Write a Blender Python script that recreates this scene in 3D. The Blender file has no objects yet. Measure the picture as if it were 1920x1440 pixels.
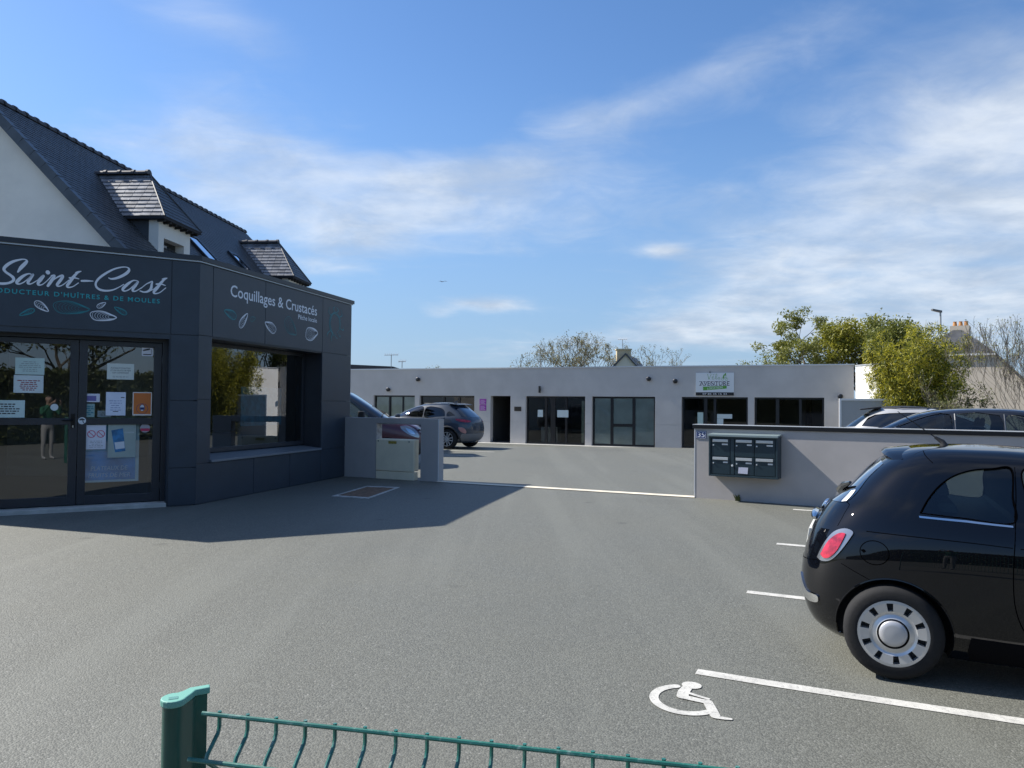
import bpy, bmesh, math, random
import numpy as np
from mathutils import Vector, Matrix, Euler
from mathutils.geometry import delaunay_2d_cdt

random.seed(7); np.random.seed(7)
SC = bpy.context.scene
COL = SC.collection
PI = math.pi

# ------------------------------------------------------------------ camera, sky, sun, exposure
CAMZ = 1.6
cam = bpy.data.cameras.new('camera'); camo = bpy.data.objects.new('camera', cam); COL.objects.link(camo)
cam.sensor_fit = 'HORIZONTAL'; cam.sensor_width = 36.0; cam.lens = 36.0 * 1442.0 / 1920.0
cam.clip_start = 0.05; cam.clip_end = 3000.0
camo.location = (0, 0, CAMZ)
camo.rotation_euler = (Matrix.Rotation(math.atan(37 / 1442.0), 4, 'X') @ Matrix.Rotation(PI / 2, 4, 'X') @ Matrix.Rotation(math.radians(0.55), 4, 'Z')).to_euler()
SC.camera = camo

SUN_PHI, SUN_EL = math.radians(22.0), math.radians(42.3)
TO_SUN = Vector((-math.cos(SUN_PHI) * math.cos(SUN_EL), math.sin(SUN_PHI) * math.cos(SUN_EL), math.sin(SUN_EL)))
sl = bpy.data.lights.new('sun', 'SUN'); sl.energy = 4.3; sl.angle = math.radians(0.53); sl.color = (1.0, 0.955, 0.88)
so = bpy.data.objects.new('sun', sl); COL.objects.link(so); so.rotation_euler = TO_SUN.to_track_quat('Z', 'Y').to_euler(); so.location = (-20, 8, 30)
SC.view_settings.view_transform = 'Standard'; SC.view_settings.look = 'None'
SC.view_settings.exposure = 0.92; SC.view_settings.gamma = 1.0

class NT:
    """tiny expression helper for node trees"""
    def __init__(s, nt): s.nt = nt
    def n(s, t, **kw):
        nd = s.nt.nodes.new(t)
        for k, v in kw.items(): setattr(nd, k, v)
        return nd
    def put(s, sock, v):
        if hasattr(v, 'is_linked') or hasattr(v, 'links'): s.nt.links.new(v, sock)
        else: sock.default_value = v
    def m(s, op, a, b=0.0, c=0.0, clamp=False):
        nd = s.n('ShaderNodeMath', operation=op, use_clamp=clamp)
        for i, v in enumerate((a, b, c)): s.put(nd.inputs[i], v)
        return nd.outputs[0]
    def ramp(s, x, a, b):
        nd = s.n('ShaderNodeMapRange', interpolation_type='SMOOTHSTEP'); s.put(nd.inputs[0], x); nd.inputs[1].default_value = a; nd.inputs[2].default_value = b
        return nd.outputs[0]
    def noise(s, vec, scale, detail=4, rough=0.55, dist=0.0):
        nd = s.n('ShaderNodeTexNoise'); s.put(nd.inputs['Vector'], vec); nd.inputs['Scale'].default_value = scale; nd.inputs['Detail'].default_value = detail
        nd.inputs['Roughness'].default_value = rough; nd.inputs['Distortion'].default_value = dist
        return nd.outputs[0]
    def mix(s, f, a, b):
        nd = s.n('ShaderNodeMix', data_type='RGBA'); s.put(nd.inputs[0], f); s.put(nd.inputs[6], a); s.put(nd.inputs[7], b)
        return nd.outputs[2]

W = bpy.data.worlds.new('World'); SC.world = W; W.use_nodes = True
w = NT(W.node_tree); W.node_tree.nodes.clear()
sky = w.n('ShaderNodeTexSky', sky_type='NISHITA', sun_disc=False, sun_elevation=SUN_EL, sun_rotation=math.atan2(TO_SUN.x, TO_SUN.y), altitude=20.0, air_density=1.0, dust_density=0.35, ozone_density=3.0)
tc = w.n('ShaderNodeTexCoord'); sep = w.n('ShaderNodeSeparateXYZ'); w.put(sep.inputs[0], tc.outputs['Generated'])
X, Y, Z = sep.outputs
az = w.m('ARCTAN2', X, Y)
el = w.m('ARCSINE', w.m('MAXIMUM', Z, 0.0))
zz = w.m('ADD', w.m('MAXIMUM', Z, 0.0), 0.16)
pv = w.n('ShaderNodeCombineXYZ'); w.put(pv.inputs[0], w.m('DIVIDE', X, zz)); w.put(pv.inputs[1], w.m('DIVIDE', Y, zz))
mp = w.n('ShaderNodeMapping'); w.put(mp.inputs[0], pv.outputs[0]); mp.inputs['Rotation'].default_value = (0, 0, 0.55); mp.inputs['Scale'].default_value = (0.75, 1.5, 1)
n1 = w.noise(mp.outputs[0], 1.15, 8, 0.56, 0.45)
n2 = w.noise(pv.outputs[0], 4.5, 6, 0.58, 0.7)
fb = w.m('ADD', w.m('MULTIPLY', n1, 0.68), w.m('MULTIPLY', n2, 0.32))
def blob(a0, e0, ra, re, rot, k):
    """one cloud bank: centre azimuth/elevation and radii in degrees"""
    c, s_ = math.cos(rot), math.sin(rot)
    da = w.m('SUBTRACT', az, math.radians(a0)); de = w.m('SUBTRACT', el, math.radians(e0))
    u = w.m('DIVIDE', w.m('ADD', w.m('MULTIPLY', da, c), w.m('MULTIPLY', de, s_)), math.radians(ra))
    v = w.m('DIVIDE', w.m('SUBTRACT', w.m('MULTIPLY', de, c), w.m('MULTIPLY', da, s_)), math.radians(re))
    q = w.m('ADD', w.m('MULTIPLY', u, u), w.m('MULTIPLY', v, v))
    return w.m('MULTIPLY', w.m('EXPONENT', w.m('MULTIPLY', q, -1.0)), k)
banks = [(-21, 18.5, 9, 5.5, -0.55, .62), (-9, 14.5, 17, 3.6, -0.03, .95), (8, 20.5, 15, 2.2, 0.30, .55), (33, 14, 14, 10, 0.35, 1.15), (24, 8.5, 14, 4.0, 0.1, .9),
         (-13, 10.5, 4.5, 2.0, 0.3, .5), (-2, 7.3, 3.4, 0.7, 0, .85), (-5.5, 6.6, 1.6, .5, 0, .7), (11, 11.2, 1.6, .5, 0, .7), (15, 6.2, 5, 1.0, .1, .7), (-20, 25, 10, 2.0, -0.3, .30), (2, 4.5, 16, 1.4, 0, .45), (75, 22, 26, 8, 0.2, .8), (150, 18, 30, 6, 0, .8), (-120, 24, 30, 7, 0.2, .8), (-60, 14, 18, 4, 0, .6)]
cov = None
for b in banks:
    q = blob(*b); cov = q if cov is None else w.m('ADD', cov, q)
cov = w.m('ADD', cov, w.m('MULTIPLY', w.ramp(el, 0.62, 0.95), 0.55))     # broken cloud overhead, out of view, added to whiten the skylight
cov = w.m('MINIMUM', cov, 1.0)
mask = w.ramp(w.m('ADD', w.m('MULTIPLY', cov, 0.62), w.m('MULTIPLY', w.m('SUBTRACT', fb, 0.5), 1.35)), 0.12, 0.86)
mask = w.m('MULTIPLY', mask, 0.93)
shade = w.ramp(w.noise(pv.outputs[0], 2.6, 6, 0.6, 0.2), 0.3, 0.7)
ccol = w.mix(shade, (3.3, 3.9, 4.8, 1), (5.6, 6.0, 6.5, 1))
tint = w.n('ShaderNodeMix', data_type='RGBA', blend_type='MULTIPLY'); tint.inputs[0].default_value = 1.0; w.put(tint.inputs[6], sky.outputs[0]); tint.inputs[7].default_value = (.97, 1.0, 1.08, 1)
hs = w.n('ShaderNodeHueSaturation'); hs.inputs['Saturation'].default_value = 1.12; w.put(hs.inputs['Color'], tint.outputs[2])
low = w.m('MULTIPLY', w.m('SUBTRACT', 1.0, w.ramp(el, -0.02, 0.42)), 0.78)     # pale humid air towards the horizon
skyc = w.mix(mask, w.mix(low, hs.outputs[0], (1.75, 2.75, 4.3, 1)), ccol)
bg = w.n('ShaderNodeBackground'); w.put(bg.inputs[0], skyc); bg.inputs[1].default_value = 0.082
wo = w.n('ShaderNodeOutputWorld'); w.put(wo.inputs[0], bg.outputs[0])

# ------------------------------------------------------------------ materials
MATS = {}
def mat(name, col, rough=0.5, metal=0.0, coat=0.0, spec=0.5, var=None, bump=None, var2=None, coatr=0.03, orand=0.0):
    """var=(scale, amount), bump=(scale, strength, distance): procedural colour variation and relief in object space"""
    if name in MATS: return MATS[name]
    m = bpy.data.materials.new(name); m.use_nodes = True; t = NT(m.node_tree); b = m.node_tree.nodes['Principled BSDF']
    b.inputs['Base Color'].default_value = (*col, 1); b.inputs['Roughness'].default_value = rough; b.inputs['Metallic'].default_value = metal
    b.inputs['Coat Weight'].default_value = coat; b.inputs['Coat Roughness'].default_value = coatr; b.inputs['Specular IOR Level'].default_value = spec
    if var or bump:
        tcn = t.n('ShaderNodeTexCoord').outputs['Object']
    if var:
        f = t.noise(tcn, var[0], 5, 0.6)
        lo = tuple(max(0, c * (1 - var[1])) for c in col); hi = tuple(min(1, c * (1 + var[1])) for c in col)
        c = t.mix(t.ramp(f, 0.3, 0.7), (*lo, 1), (*hi, 1))
        if var2:
            f2 = t.noise(tcn, var2[0], 3, 0.7); c = t.mix(t.m('MULTIPLY', t.ramp(f2, 0.5, 0.75), var2[1]), c, (*var2[2], 1))
        t.put(b.inputs['Base Color'], c)
        t.put(b.inputs['Roughness'], t.m('ADD', rough - 0.06, t.m('MULTIPLY', f, 0.12)))
    if orand:      # each piece a little lighter or darker than its neighbours
        oi = t.n('ShaderNodeObjectInfo'); src = b.inputs['Base Color'].links[0].from_socket if b.inputs['Base Color'].is_linked else (*col, 1)
        hv = t.n('ShaderNodeHueSaturation'); t.put(hv.inputs['Color'], src); t.put(hv.inputs['Value'], t.m('ADD', 1 - orand, t.m('MULTIPLY', oi.outputs['Random'], 2 * orand))); t.put(b.inputs['Base Color'], hv.outputs[0])
    if bump:
        bp = t.n('ShaderNodeBump'); bp.inputs['Strength'].default_value = bump[1]; bp.inputs['Distance'].default_value = bump[2]
        t.put(bp.inputs['Height'], t.noise(tcn, bump[0], 4, 0.65)); t.put(b.inputs['Normal'], bp.outputs[0])
    MATS[name] = m
    return m

def glass(name, tint=(.55, .6, .6), k=1.0, rough=0.0, base=0.0):
    if name in MATS: return MATS[name]
    m = bpy.data.materials.new(name); m.use_nodes = True; t = NT(m.node_tree); m.node_tree.nodes.clear()
    tr = t.n('ShaderNodeBsdfTransparent'); tr.inputs[0].default_value = (*tint, 1)
    gl = t.n('ShaderNodeBsdfGlossy'); gl.inputs['Roughness'].default_value = rough; gl.inputs['Color'].default_value = (.95, .97, 1, 1)
    fr = t.n('ShaderNodeFresnel'); fr.inputs[0].default_value = 1.5
    mx = t.n('ShaderNodeMixShader'); t.put(mx.inputs[0], t.m('ADD', t.m('MULTIPLY', fr.outputs[0], k), base, clamp=True)); t.put(mx.inputs[1], tr.outputs[0]); t.put(mx.inputs[2], gl.outputs[0])
    o = t.n('ShaderNodeOutputMaterial'); t.put(o.inputs[0], mx.outputs[0])
    MATS[name] = m
    return m

def leafmat(name, c1, c2, trans=0.35):
    if name in MATS: return MATS[name]
    m = bpy.data.materials.new(name); m.use_nodes = True; t = NT(m.node_tree); b = m.node_tree.nodes['Principled BSDF']
    g = t.n('ShaderNodeNewGeometry'); c = t.mix(g.outputs['Random Per Island'], (*c1, 1), (*c2, 1)); t.put(b.inputs['Base Color'], c); b.inputs['Roughness'].default_value = 0.55
    tl = t.n('ShaderNodeBsdfTranslucent'); t.put(tl.inputs[0], c)
    mx = t.n('ShaderNodeMixShader'); mx.inputs[0].default_value = trans; t.put(mx.inputs[1], b.outputs[0]); t.put(mx.inputs[2], tl.outputs[0])
    t.put(m.node_tree.nodes['Material Output'].inputs[0], mx.outputs[0])
    MATS[name] = m
    return m

def asphalt(name, c0, tone):
    m = bpy.data.materials.new(name); m.use_nodes = True; t = NT(m.node_tree); b = m.node_tree.nodes['Principled BSDF']
    tcn = t.n('ShaderNodeTexCoord').outputs['Object']
    vo = t.n('ShaderNodeTexVoronoi'); t.put(vo.inputs['Vector'], tcn); vo.inputs['Scale'].default_value = 95.0
    sc_ = t.n('ShaderNodeSeparateColor'); t.put(sc_.inputs[0], vo.outputs['Color']); rnd = sc_.outputs[0]
    fine = t.noise(tcn, 240.0, 3, 0.7); mid = t.noise(tcn, 18.0, 5, 0.65); big = t.noise(tcn, 0.55, 5, 0.6, 0.4)
    a = t.mix(t.ramp(rnd, 0.1, 0.95), tuple(c * 0.76 for c in c0) + (1,), tuple(c * 1.24 for c in c0) + (1,))
    a = t.mix(t.m('MULTIPLY', t.ramp(fine, 0.55, 0.75), 0.5), a, tuple(c * 0.45 for c in c0) + (1,))
    a = t.mix(t.m('MULTIPLY', t.m('GREATER_THAN', rnd, 0.990), 0.45), a, (.30, .29, .27, 1))
    a = t.mix(t.m('MULTIPLY', t.ramp(big, 0.35, 0.7), 0.30), a, tuple(c * k for c, k in zip(c0, tone)) + (1,))
    a = t.mix(t.m('MULTIPLY', t.ramp(mid, 0.4, 0.75), 0.16), a, tuple(c * 0.7 for c in c0) + (1,))
    # traffic wear: long faint tracks across the lot, lighter worn fields, a few dark drips and repair seams
    mpn = t.n('ShaderNodeMapping'); t.put(mpn.inputs[0], tcn); mpn.inputs['Rotation'].default_value = (0, 0, -1.0); mpn.inputs['Scale'].default_value = (1.5, .10, 1)
    trk = t.noise(mpn.outputs[0], 1.0, 3, 0.5, 0.3)
    a = t.mix(t.m('MULTIPLY', t.ramp(trk, 0.48, 0.66), 0.30), a, tuple(c * 1.38 for c in c0) + (1,))
    fld = t.noise(tcn, 0.22, 4, 0.55, 0.6)
    a = t.mix(t.m('MULTIPLY', t.ramp(fld, 0.52, 0.68), 0.34), a, tuple(c * 0.66 for c in c0) + (1,))
    dv_ = t.n('ShaderNodeTexVoronoi'); t.put(dv_.inputs['Vector'], tcn); dv_.inputs['Scale'].default_value = 0.9
    drip = t.m('MULTIPLY', t.m('SUBTRACT', 1.0, t.ramp(t.m('ADD', dv_.outputs['Distance'], t.m('MULTIPLY', mid, 0.10)), 0.07, 0.15)), 0.5)
    a = t.mix(drip, a, tuple(c * 0.38 for c in c0) + (1,))
    t.put(b.inputs['Base Color'], a); b.inputs['Roughness'].default_value = 0.66; b.inputs['Specular IOR Level'].default_value = 0.5
    h = t.m('SUBTRACT', t.m('ADD', t.m('MULTIPLY', fine, 0.6), t.m('MULTIPLY', mid, 0.5)), t.m('MULTIPLY', vo.outputs['Distance'], 0.9))
    bp = t.n('ShaderNodeBump'); bp.inputs['Strength'].default_value = 0.6; bp.inputs['Distance'].default_value = 0.005
    t.put(bp.inputs['Height'], h); t.put(b.inputs['Normal'], bp.outputs[0])
    return m

# ------------------------------------------------------------------ mesh helpers
BASE = {}
def thing(name, label, cat, loc=(0, 0, 0), rotz=0.0, group=None):
    o = bpy.data.objects.new(name, None); COL.objects.link(o); o.empty_display_size = 0.2
    o.location = loc; o.rotation_euler = (0, 0, rotz); tag(o, label, cat, group); BASE[o.name] = tuple(loc) if rotz == 0 else (0, 0, 0)
    return o
def tag(o, label=None, cat=None, group=None, kind=None):
    if label: o['label'] = label
    if cat: o['category'] = cat
    if group: o['group'] = group
    if kind: o['kind'] = kind
    return o

class MB:
    def __init__(s): s.v = []; s.f = []; s.mi = []
    def add(s, vs, fs, mi=0):
        b = len(s.v); s.v += [tuple(map(float, p)) for p in vs]; s.f += [tuple(i + b for i in f) for f in fs]; s.mi += [mi] * len(fs)
        return s
    def hexa(s, p, mi=0):     # 8 points: bottom ring 0-3, top ring 4-7
        return s.add(p, [(0, 3, 2, 1), (4, 5, 6, 7), (0, 1, 5, 4), (1, 2, 6, 5), (2, 3, 7, 6), (3, 0, 4, 7)], mi)
    def box(s, x0, x1, y0, y1, z0, z1, mi=0):
        return s.hexa([(x0, y0, z0), (x1, y0, z0), (x1, y1, z0), (x0, y1, z0), (x0, y0, z1), (x1, y0, z1), (x1, y1, z1), (x0, y1, z1)], mi)
    def fbox(s, fr, s0, s1, o0, o1, z0, z1, mi=0):
        return s.hexa([fr(s0, o0, z0), fr(s1, o0, z0), fr(s1, o1, z0), fr(s0, o1, z0), fr(s0, o0, z1), fr(s1, o0, z1), fr(s1, o1, z1), fr(s0, o1, z1)], mi)
    def prism(s, poly, f0, f1, mi=0):   # poly of 2D points, f0/f1 map a 2D point to 3D on either cap
        n = len(poly)
        return s.add([f0(*p) for p in poly] + [f1(*p) for p in poly], [tuple(range(n))[::-1], tuple(range(n, 2 * n))] + [(i, (i + 1) % n, n + (i + 1) % n, n + i) for i in range(n)], mi)
    def tube(s, pts, r, seg=8, mi=0, cap=True):
        pts = [Vector(p) for p in pts]; rs = r if hasattr(r, '__len__') else [r] * len(pts)
        rings = []; up = None
        for i, p in enumerate(pts):
            d = (pts[min(i + 1, len(pts) - 1)] - pts[max(i - 1, 0)]).normalized()
            if up is None or abs(d.dot(up)) > 0.98: up = Vector((0, 0, 1)) if abs(d.z) < 0.9 else Vector((1, 0, 0))
            a = d.cross(up).normalized(); b = a.cross(d).normalized(); up = b
            rings.append([p + (a * math.cos(2 * PI * k / seg) + b * math.sin(2 * PI * k / seg)) * rs[i] for k in range(seg)])
        vs = [q for rg in rings for q in rg]; fs = []
        for i in range(len(pts) - 1):
            for k in range(seg):
                fs.append((i * seg + k, i * seg + (k + 1) % seg, (i + 1) * seg + (k + 1) % seg, (i + 1) * seg + k))
        if cap: fs += [tuple(range(seg))[::-1], tuple((len(pts) - 1) * seg + k for k in range(seg))]
        return s.add(vs, fs, mi)
    def lathe(s, prof, f, seg=32, mi=0, close=False):   # prof (r, h); f(a, b, h): 3D from plane coordinates
        n = len(prof); vs = [f(r * math.cos(2 * PI * k / seg), r * math.sin(2 * PI * k / seg), h) for r, h in prof for k in range(seg)]; fs = []
        for i in range(n - 1 if not close else n):
            j = (i + 1) % n
            for k in range(seg): fs.append((i * seg + k, i * seg + (k + 1) % seg, j * seg + (k + 1) % seg, j * seg + k))
        return s.add(vs, fs, mi)
    def disc(s, f, r, seg=32, h=0.0, mi=0): return s.add([f(r * math.cos(2 * PI * k / seg), r * math.sin(2 * PI * k / seg), h) for k in range(seg)], [tuple(range(seg))], mi)
    def build(s, name, mats, parent=None, smooth=False, sharp=40, bevel=0.0, fix=True, local=False, kind=None):
        if not isinstance(mats, (list, tuple)): mats = [mats]
        me = bpy.data.meshes.new(name); v = np.array(s.v, float)
        if parent is not None and not local: v = v - np.array(BASE[parent.name])
        me.from_pydata(v.tolist(), [], s.f); me.validate()
        for m in mats: me.materials.append(m)
        if len(mats) > 1: me.polygons.foreach_set('material_index', s.mi[:len(me.polygons)])
        if fix:
            bm = bmesh.new(); bm.from_mesh(me); bmesh.ops.recalc_face_normals(bm, faces=bm.faces); bm.to_mesh(me); bm.free()
        if smooth:
            me.polygons.foreach_set('use_smooth', [True] * len(me.polygons)); me.set_sharp_from_angle(angle=math.radians(sharp))
        o = bpy.data.objects.new(name, me); COL.objects.link(o)
        if parent is not None: o.parent = parent; BASE[o.name] = BASE[parent.name]
        else: BASE[o.name] = (0, 0, 0)
        if bevel:
            md = o.modifiers.new('bevel', 'BEVEL'); md.width = bevel; md.segments = 2; md.limit_method = 'ANGLE'
        if kind: o['kind'] = kind
        return o
def fbox(name, mats, parent, fr, s0, s1, o0, o1, z0, z1, bevel=0.0): return MB().fbox(fr, s0, s1, o0, o1, z0, z1).build(name, mats, parent, bevel=bevel)
def frame(origin, d, n):
    def f(s_, o, z): return (origin[0] + d[0] * s_ + n[0] * o, origin[1] + d[1] * s_ + n[1] * o, z)
    return f
def rad(a): return math.radians(a)
def copy_tree(o, loc, rotz=None, label=None):
    r = o.copy(); COL.objects.link(r); r.location = loc
    if rotz is not None: r.rotation_euler = (0, 0, rotz)
    if label: r['label'] = label
    for ch in o.children:
        c = ch.copy(); COL.objects.link(c); c.parent = r
        for g in ch.children:
            d = g.copy(); COL.objects.link(d); d.parent = c
    return r

def text2d(body, size, sx=1.0, spacing=1.0, shear=0.0, bold=0.0):
    cu = bpy.data.curves.new('t', 'FONT'); cu.body = body; cu.size = size; cu.space_character = spacing; cu.shear = shear; cu.resolution_u = 3; cu.offset = bold; cu.fill_mode = 'FRONT'
    ob = bpy.data.objects.new('t', cu); COL.objects.link(ob); bpy.context.view_layer.update()
    me = bpy.data.meshes.new_from_object(ob.evaluated_get(bpy.context.evaluated_depsgraph_get()))
    v = np.array([tuple(p.co)[:2] for p in me.vertices]) if len(me.vertices) else np.zeros((0, 2)); f = [tuple(p.vertices) for p in me.polygons]
    bpy.data.objects.remove(ob); bpy.data.curves.remove(cu); bpy.data.meshes.remove(me)
    v[:, 0] *= sx
    return v, f
def put_text(mb, body, fmap, x0, x1=None, base=0.0, height=None, align='l', spacing=1.0, shear=0.0, mi=0):
    """text laid between x0 and x1 (fit width) or from x0, cap height given; fmap(x, y) -> 3D"""
    v, f = text2d(body, 1.0, 1.0, spacing, shear)
    cap = 0.70
    sy = height / cap; w_ = v[:, 0].max() - v[:, 0].min()
    sx = (x1 - x0) / w_ if x1 is not None else sy
    if align == 'c' and x1 is None: x0 = x0 - w_ * sx / 2
    mn = v[:, 0].min()
    mb.add([fmap(x0 + (p[0] - mn) * sx, base + p[1] * sy) for p in v], f, mi)
def words(body, fmap, x0, x1, base, height, name, m, parent, spacing=1.0, shear=0.0, bold=0.0):
    """one flat mesh per word of the line"""
    v, f = text2d(body, 1.0, 1.0, spacing, shear, bold); mn, mx = v[:, 0].min(), v[:, 0].max(); sx = (x1 - x0) / (mx - mn); sy = height / 0.70
    spans = sorted((min(v[i, 0] for i in q), max(v[i, 0] for i in q), k) for k, q in enumerate(f)); groups = [[spans[0]]]; end = spans[0][1]
    for a_, b_, k in spans[1:]:
        if a_ - end > 0.17 * (1 + (spacing - 1) * 1.2): groups.append([])
        groups[-1].append((a_, b_, k)); end = max(end, b_)
    for g_ in groups:
        mb_ = MB(); idx = sorted({i for _, _, k in g_ for i in f[k]}); rm = {i: j for j, i in enumerate(idx)}
        mb_.add([fmap(x0 + (v[i, 0] - mn) * sx, base + v[i, 1] * sy) for i in idx], [tuple(rm[i] for i in f[k]) for _, _, k in g_]); mb_.build(name, m, parent, fix=False)
def catmull(pts, n=8):
    P = np.array(pts, float); P = np.vstack([2 * P[0] - P[1], P, 2 * P[-1] - P[-2]]); out = []
    for i in range(1, len(P) - 2):
        for t in np.linspace(0, 1, n, endpoint=False):
            a, b, c, d = P[i - 1:i + 3]
            out.append(0.5 * (2 * b + (c - a) * t + (2 * a - 5 * b + 4 * c - d) * t * t + (3 * b - a - 3 * c + d) * t ** 3))
    out.append(P[-2]); return np.array(out)
def ribbon(mb, pts, fmap, closed=False, n=8, mi=0):
    """flat brush stroke; pts (x, y, width)"""
    if closed: pts = list(pts) + [pts[0]]
    C = catmull(pts, n) if n > 1 else np.array(pts, float)
    T = np.gradient(C[:, :2], axis=0); L = np.linalg.norm(T, axis=1, keepdims=True); T = T / np.maximum(L, 1e-9); N = np.stack([-T[:, 1], T[:, 0]], 1)
    hw = np.maximum(C[:, 2:3], 0.002) / 2
    a = C[:, :2] + N * hw; b = C[:, :2] - N * hw; k = len(C)
    mb.add([fmap(*p) for p in a] + [fmap(*p) for p in b], [(i, i + 1, k + i + 1, k + i) for i in range(k - 1)], mi)
    if not closed:
        for e, sgn in ((0, -1), (k - 1, 1)):
            ring = [fmap(*(C[e, :2] + hw[e, 0] * (N[e] * math.cos(t) + T[e] * sgn * math.sin(t)))) for t in np.linspace(0, PI, 7)]
            mb.add(ring, [tuple(range(7))], mi)

# ground relief: nearly level lot, a few centimetres lower towards the road and beyond the inner yard
def sst(a, b, x):
    t = min(1.0, max(0.0, (x - a) / (b - a))); return t * t * (3 - 2 * t)
def gz(x, y):
    u = .4226 * x + .9063 * y; v = .9063 * x - .4226 * y
    return CAMZ - (1.55 + .15 * sst(13, 5.5, u) * sst(-7, 0, v) + .25 * sst(27, 33.5, y))

# ------------------------------------------------------------------ ground
M_asph = asphalt('asphalt', (.122, .124, .106), (1.12, 1.08, 1.00))
def axis(segs):
    out = []
    for a, b, st in segs: out += list(np.arange(a, b - 1e-6, st))
    return out + [segs[-1][1]]
gx = axis([(-40, -12, 2), (-12, 14, .5), (14, 40, 2)]); gy = axis([(-30, -2, 2), (-2, 46, .5), (46, 56, 2)])
mb = MB(); mb.add([(x, y, gz(x, y)) for y in gy for x in gx], [(j * len(gx) + i, j * len(gx) + i + 1, (j + 1) * len(gx) + i + 1, (j + 1) * len(gx) + i) for j in range(len(gy) - 1) for i in range(len(gx) - 1)])
tag(mb.build('parking_lot', M_asph, smooth=True), kind='structure')
mb = MB().add([(-900, -300, -.32), (900, -300, -.32), (900, 1500, -.32), (-900, 1500, -.32)], [(0, 1, 2, 3)])
tag(mb.build('ground', mat('grass_soil', (.07, .085, .035), .9, var=(.2, .4))), kind='structure')

M_paint = mat('road_paint', (.50, .49, .45), .75, var=(9, .12), var2=(48, .75, (.16, .16, .155)), bump=(160, .5, .003))
def ground_strip(name, p0, p1, width, m, lift=.004, label=None, cat=None, group=None, n=14):
    p0, p1 = np.array(p0), np.array(p1); d = p1 - p0; d = d / np.linalg.norm(d); q = np.array([-d[1], d[0]]) * width / 2; vs = []
    for t in np.linspace(0, 1, n):
        c = p0 + (p1 - p0) * t
        for s_ in (-1, 1): vs.append((c[0] + q[0] * s_, c[1] + q[1] * s_, gz(c[0] + q[0] * s_, c[1] + q[1] * s_) + lift))
    o = MB().add(vs, [(2 * i, 2 * i + 2, 2 * i + 3, 2 * i + 1) for i in range(n - 1)]).build(name, m)
    return tag(o, label, cat, group)
td = np.array([math.cos(rad(-24)), math.sin(rad(-24))])
bays = [((1.19, 4.93), 'white painted bay line next to the wheelchair symbol'), ((2.13, 6.96), 'white bay line running under the small black hatchback'), ((3.12, 9.06), 'white bay line on the far side of the small black hatchback'), ((4.25, 11.62), 'white bay line closest to the grey mailbox wall')]
for p, lab in bays:
    ground_strip('parking_line', p, np.array(p) + td * 4.9, .10, M_paint, label=lab, cat='road marking', group='bay lines painted on the car park')
for k, (px_, py_) in enumerate([(-1.1, 22.6), (-.55, 24.6), (-2.6, 20.2)]):
    ground_strip('parking_line', (px_ - 5.0, py_ + 2.1), (px_, py_), .10, M_paint, label=['white bay line between the dark red van and the grey car', 'white bay line just in front of the grey car', 'white bay line beside the nose of the dark red van'][k], cat='road marking', group='bay lines painted in the inner yard')
# wheelchair symbol on the asphalt, in its own small frame (u along the bay line, v towards the line)
wo_ = np.array([1.010, 4.440]); wu = td; wv = np.array([-td[1], td[0]])
def wmap(x, y, l=0.0):
    p = wo_ + wu * (x * .90) + wv * (y * 1.0); return (p[0], p[1], gz(*p) + .0045 + l)
wl = lambda l: (lambda x, y: wmap(x, y, l))
mb = MB()
ribbon(mb, [(.0 + .205 * math.cos(q), .03 + .205 * math.sin(q), .058) for q in np.linspace(rad(122), rad(322), 16)], wl(0), n=3)
ribbon(mb, [(-.038, .205, .070), (-.042, .13, .075), (-.034, .06, .075)], wl(.0006), n=4)
ribbon(mb, [(-.032, .055, .060), (.05, .045, .056), (.125, .040, .058)], wl(.0012), n=4)
ribbon(mb, [(.128, .045, .062), (.175, -.06, .064), (.21, -.14, .062)], wl(.0006), n=4)
ribbon(mb, [(.21, -.152, .042), (.26, -.150, .036), (.30, -.145, .024)], wl(.0012), n=4)
ribbon(mb, [(-.02, .130, .028), (.06, .105, .028), (.125, .088, .024)], wl(.0012), n=4)
mb.add([wmap(-.018 + .066 * math.cos(q), .262 + .058 * math.sin(q), .0006) for q in np.linspace(0, 2 * PI, 24, endpoint=False)], [tuple(range(24))])
tag(mb.build('wheelchair_symbol', M_paint), 'white wheelchair symbol painted on the asphalt beside a bay line', 'road marking')

# frames of the main walls
Bc = (-4.68, 11.45)
aD, aW = rad(30.5), rad(75.7)
FD = frame(Bc, (-math.cos(aD), -math.sin(aD)), (math.sin(aD), -math.cos(aD)))
FW = frame(Bc, (math.cos(aW), math.sin(aW)), (math.sin(aW), -math.cos(aW)))
aG = rad(-25.5); FG = frame((-3.49, 16.13), (math.cos(aG), math.sin(aG)), (math.sin(aG), -math.cos(aG)))
aB = rad(-23); FB = frame((2.36, 33.9), (math.cos(aB), math.sin(aB)), (math.sin(aB), -math.cos(aB)))

M_conc = mat('concrete', (.46, .45, .41), .85, var=(6, .14), var2=(2.2, .5, (.30, .29, .27)), bump=(60, .3, .004))
a = FG(2.25, -.06, 0); b = FG(7.3, -.06, 0)
ground_strip('gate_threshold', a[:2], b[:2], .26, mat('threshold', (.66, .60, .48), .8, var=(5, .12), var2=(3, .4, (.42, .40, .35))), lift=.010, label='pale concrete strip across the yard entrance between the two grey walls', cat='threshold', n=24)
a = FG(2.3, -.19, 0); b = FG(7.3, -.19, 0)
ground_strip('gate_rail', a[:2], b[:2], .035, mat('steel_rail', (.20, .19, .18), .5, .8), lift=.012, label='thin dark sliding gate rail behind the pale threshold strip', cat='rail', n=24)
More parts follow.
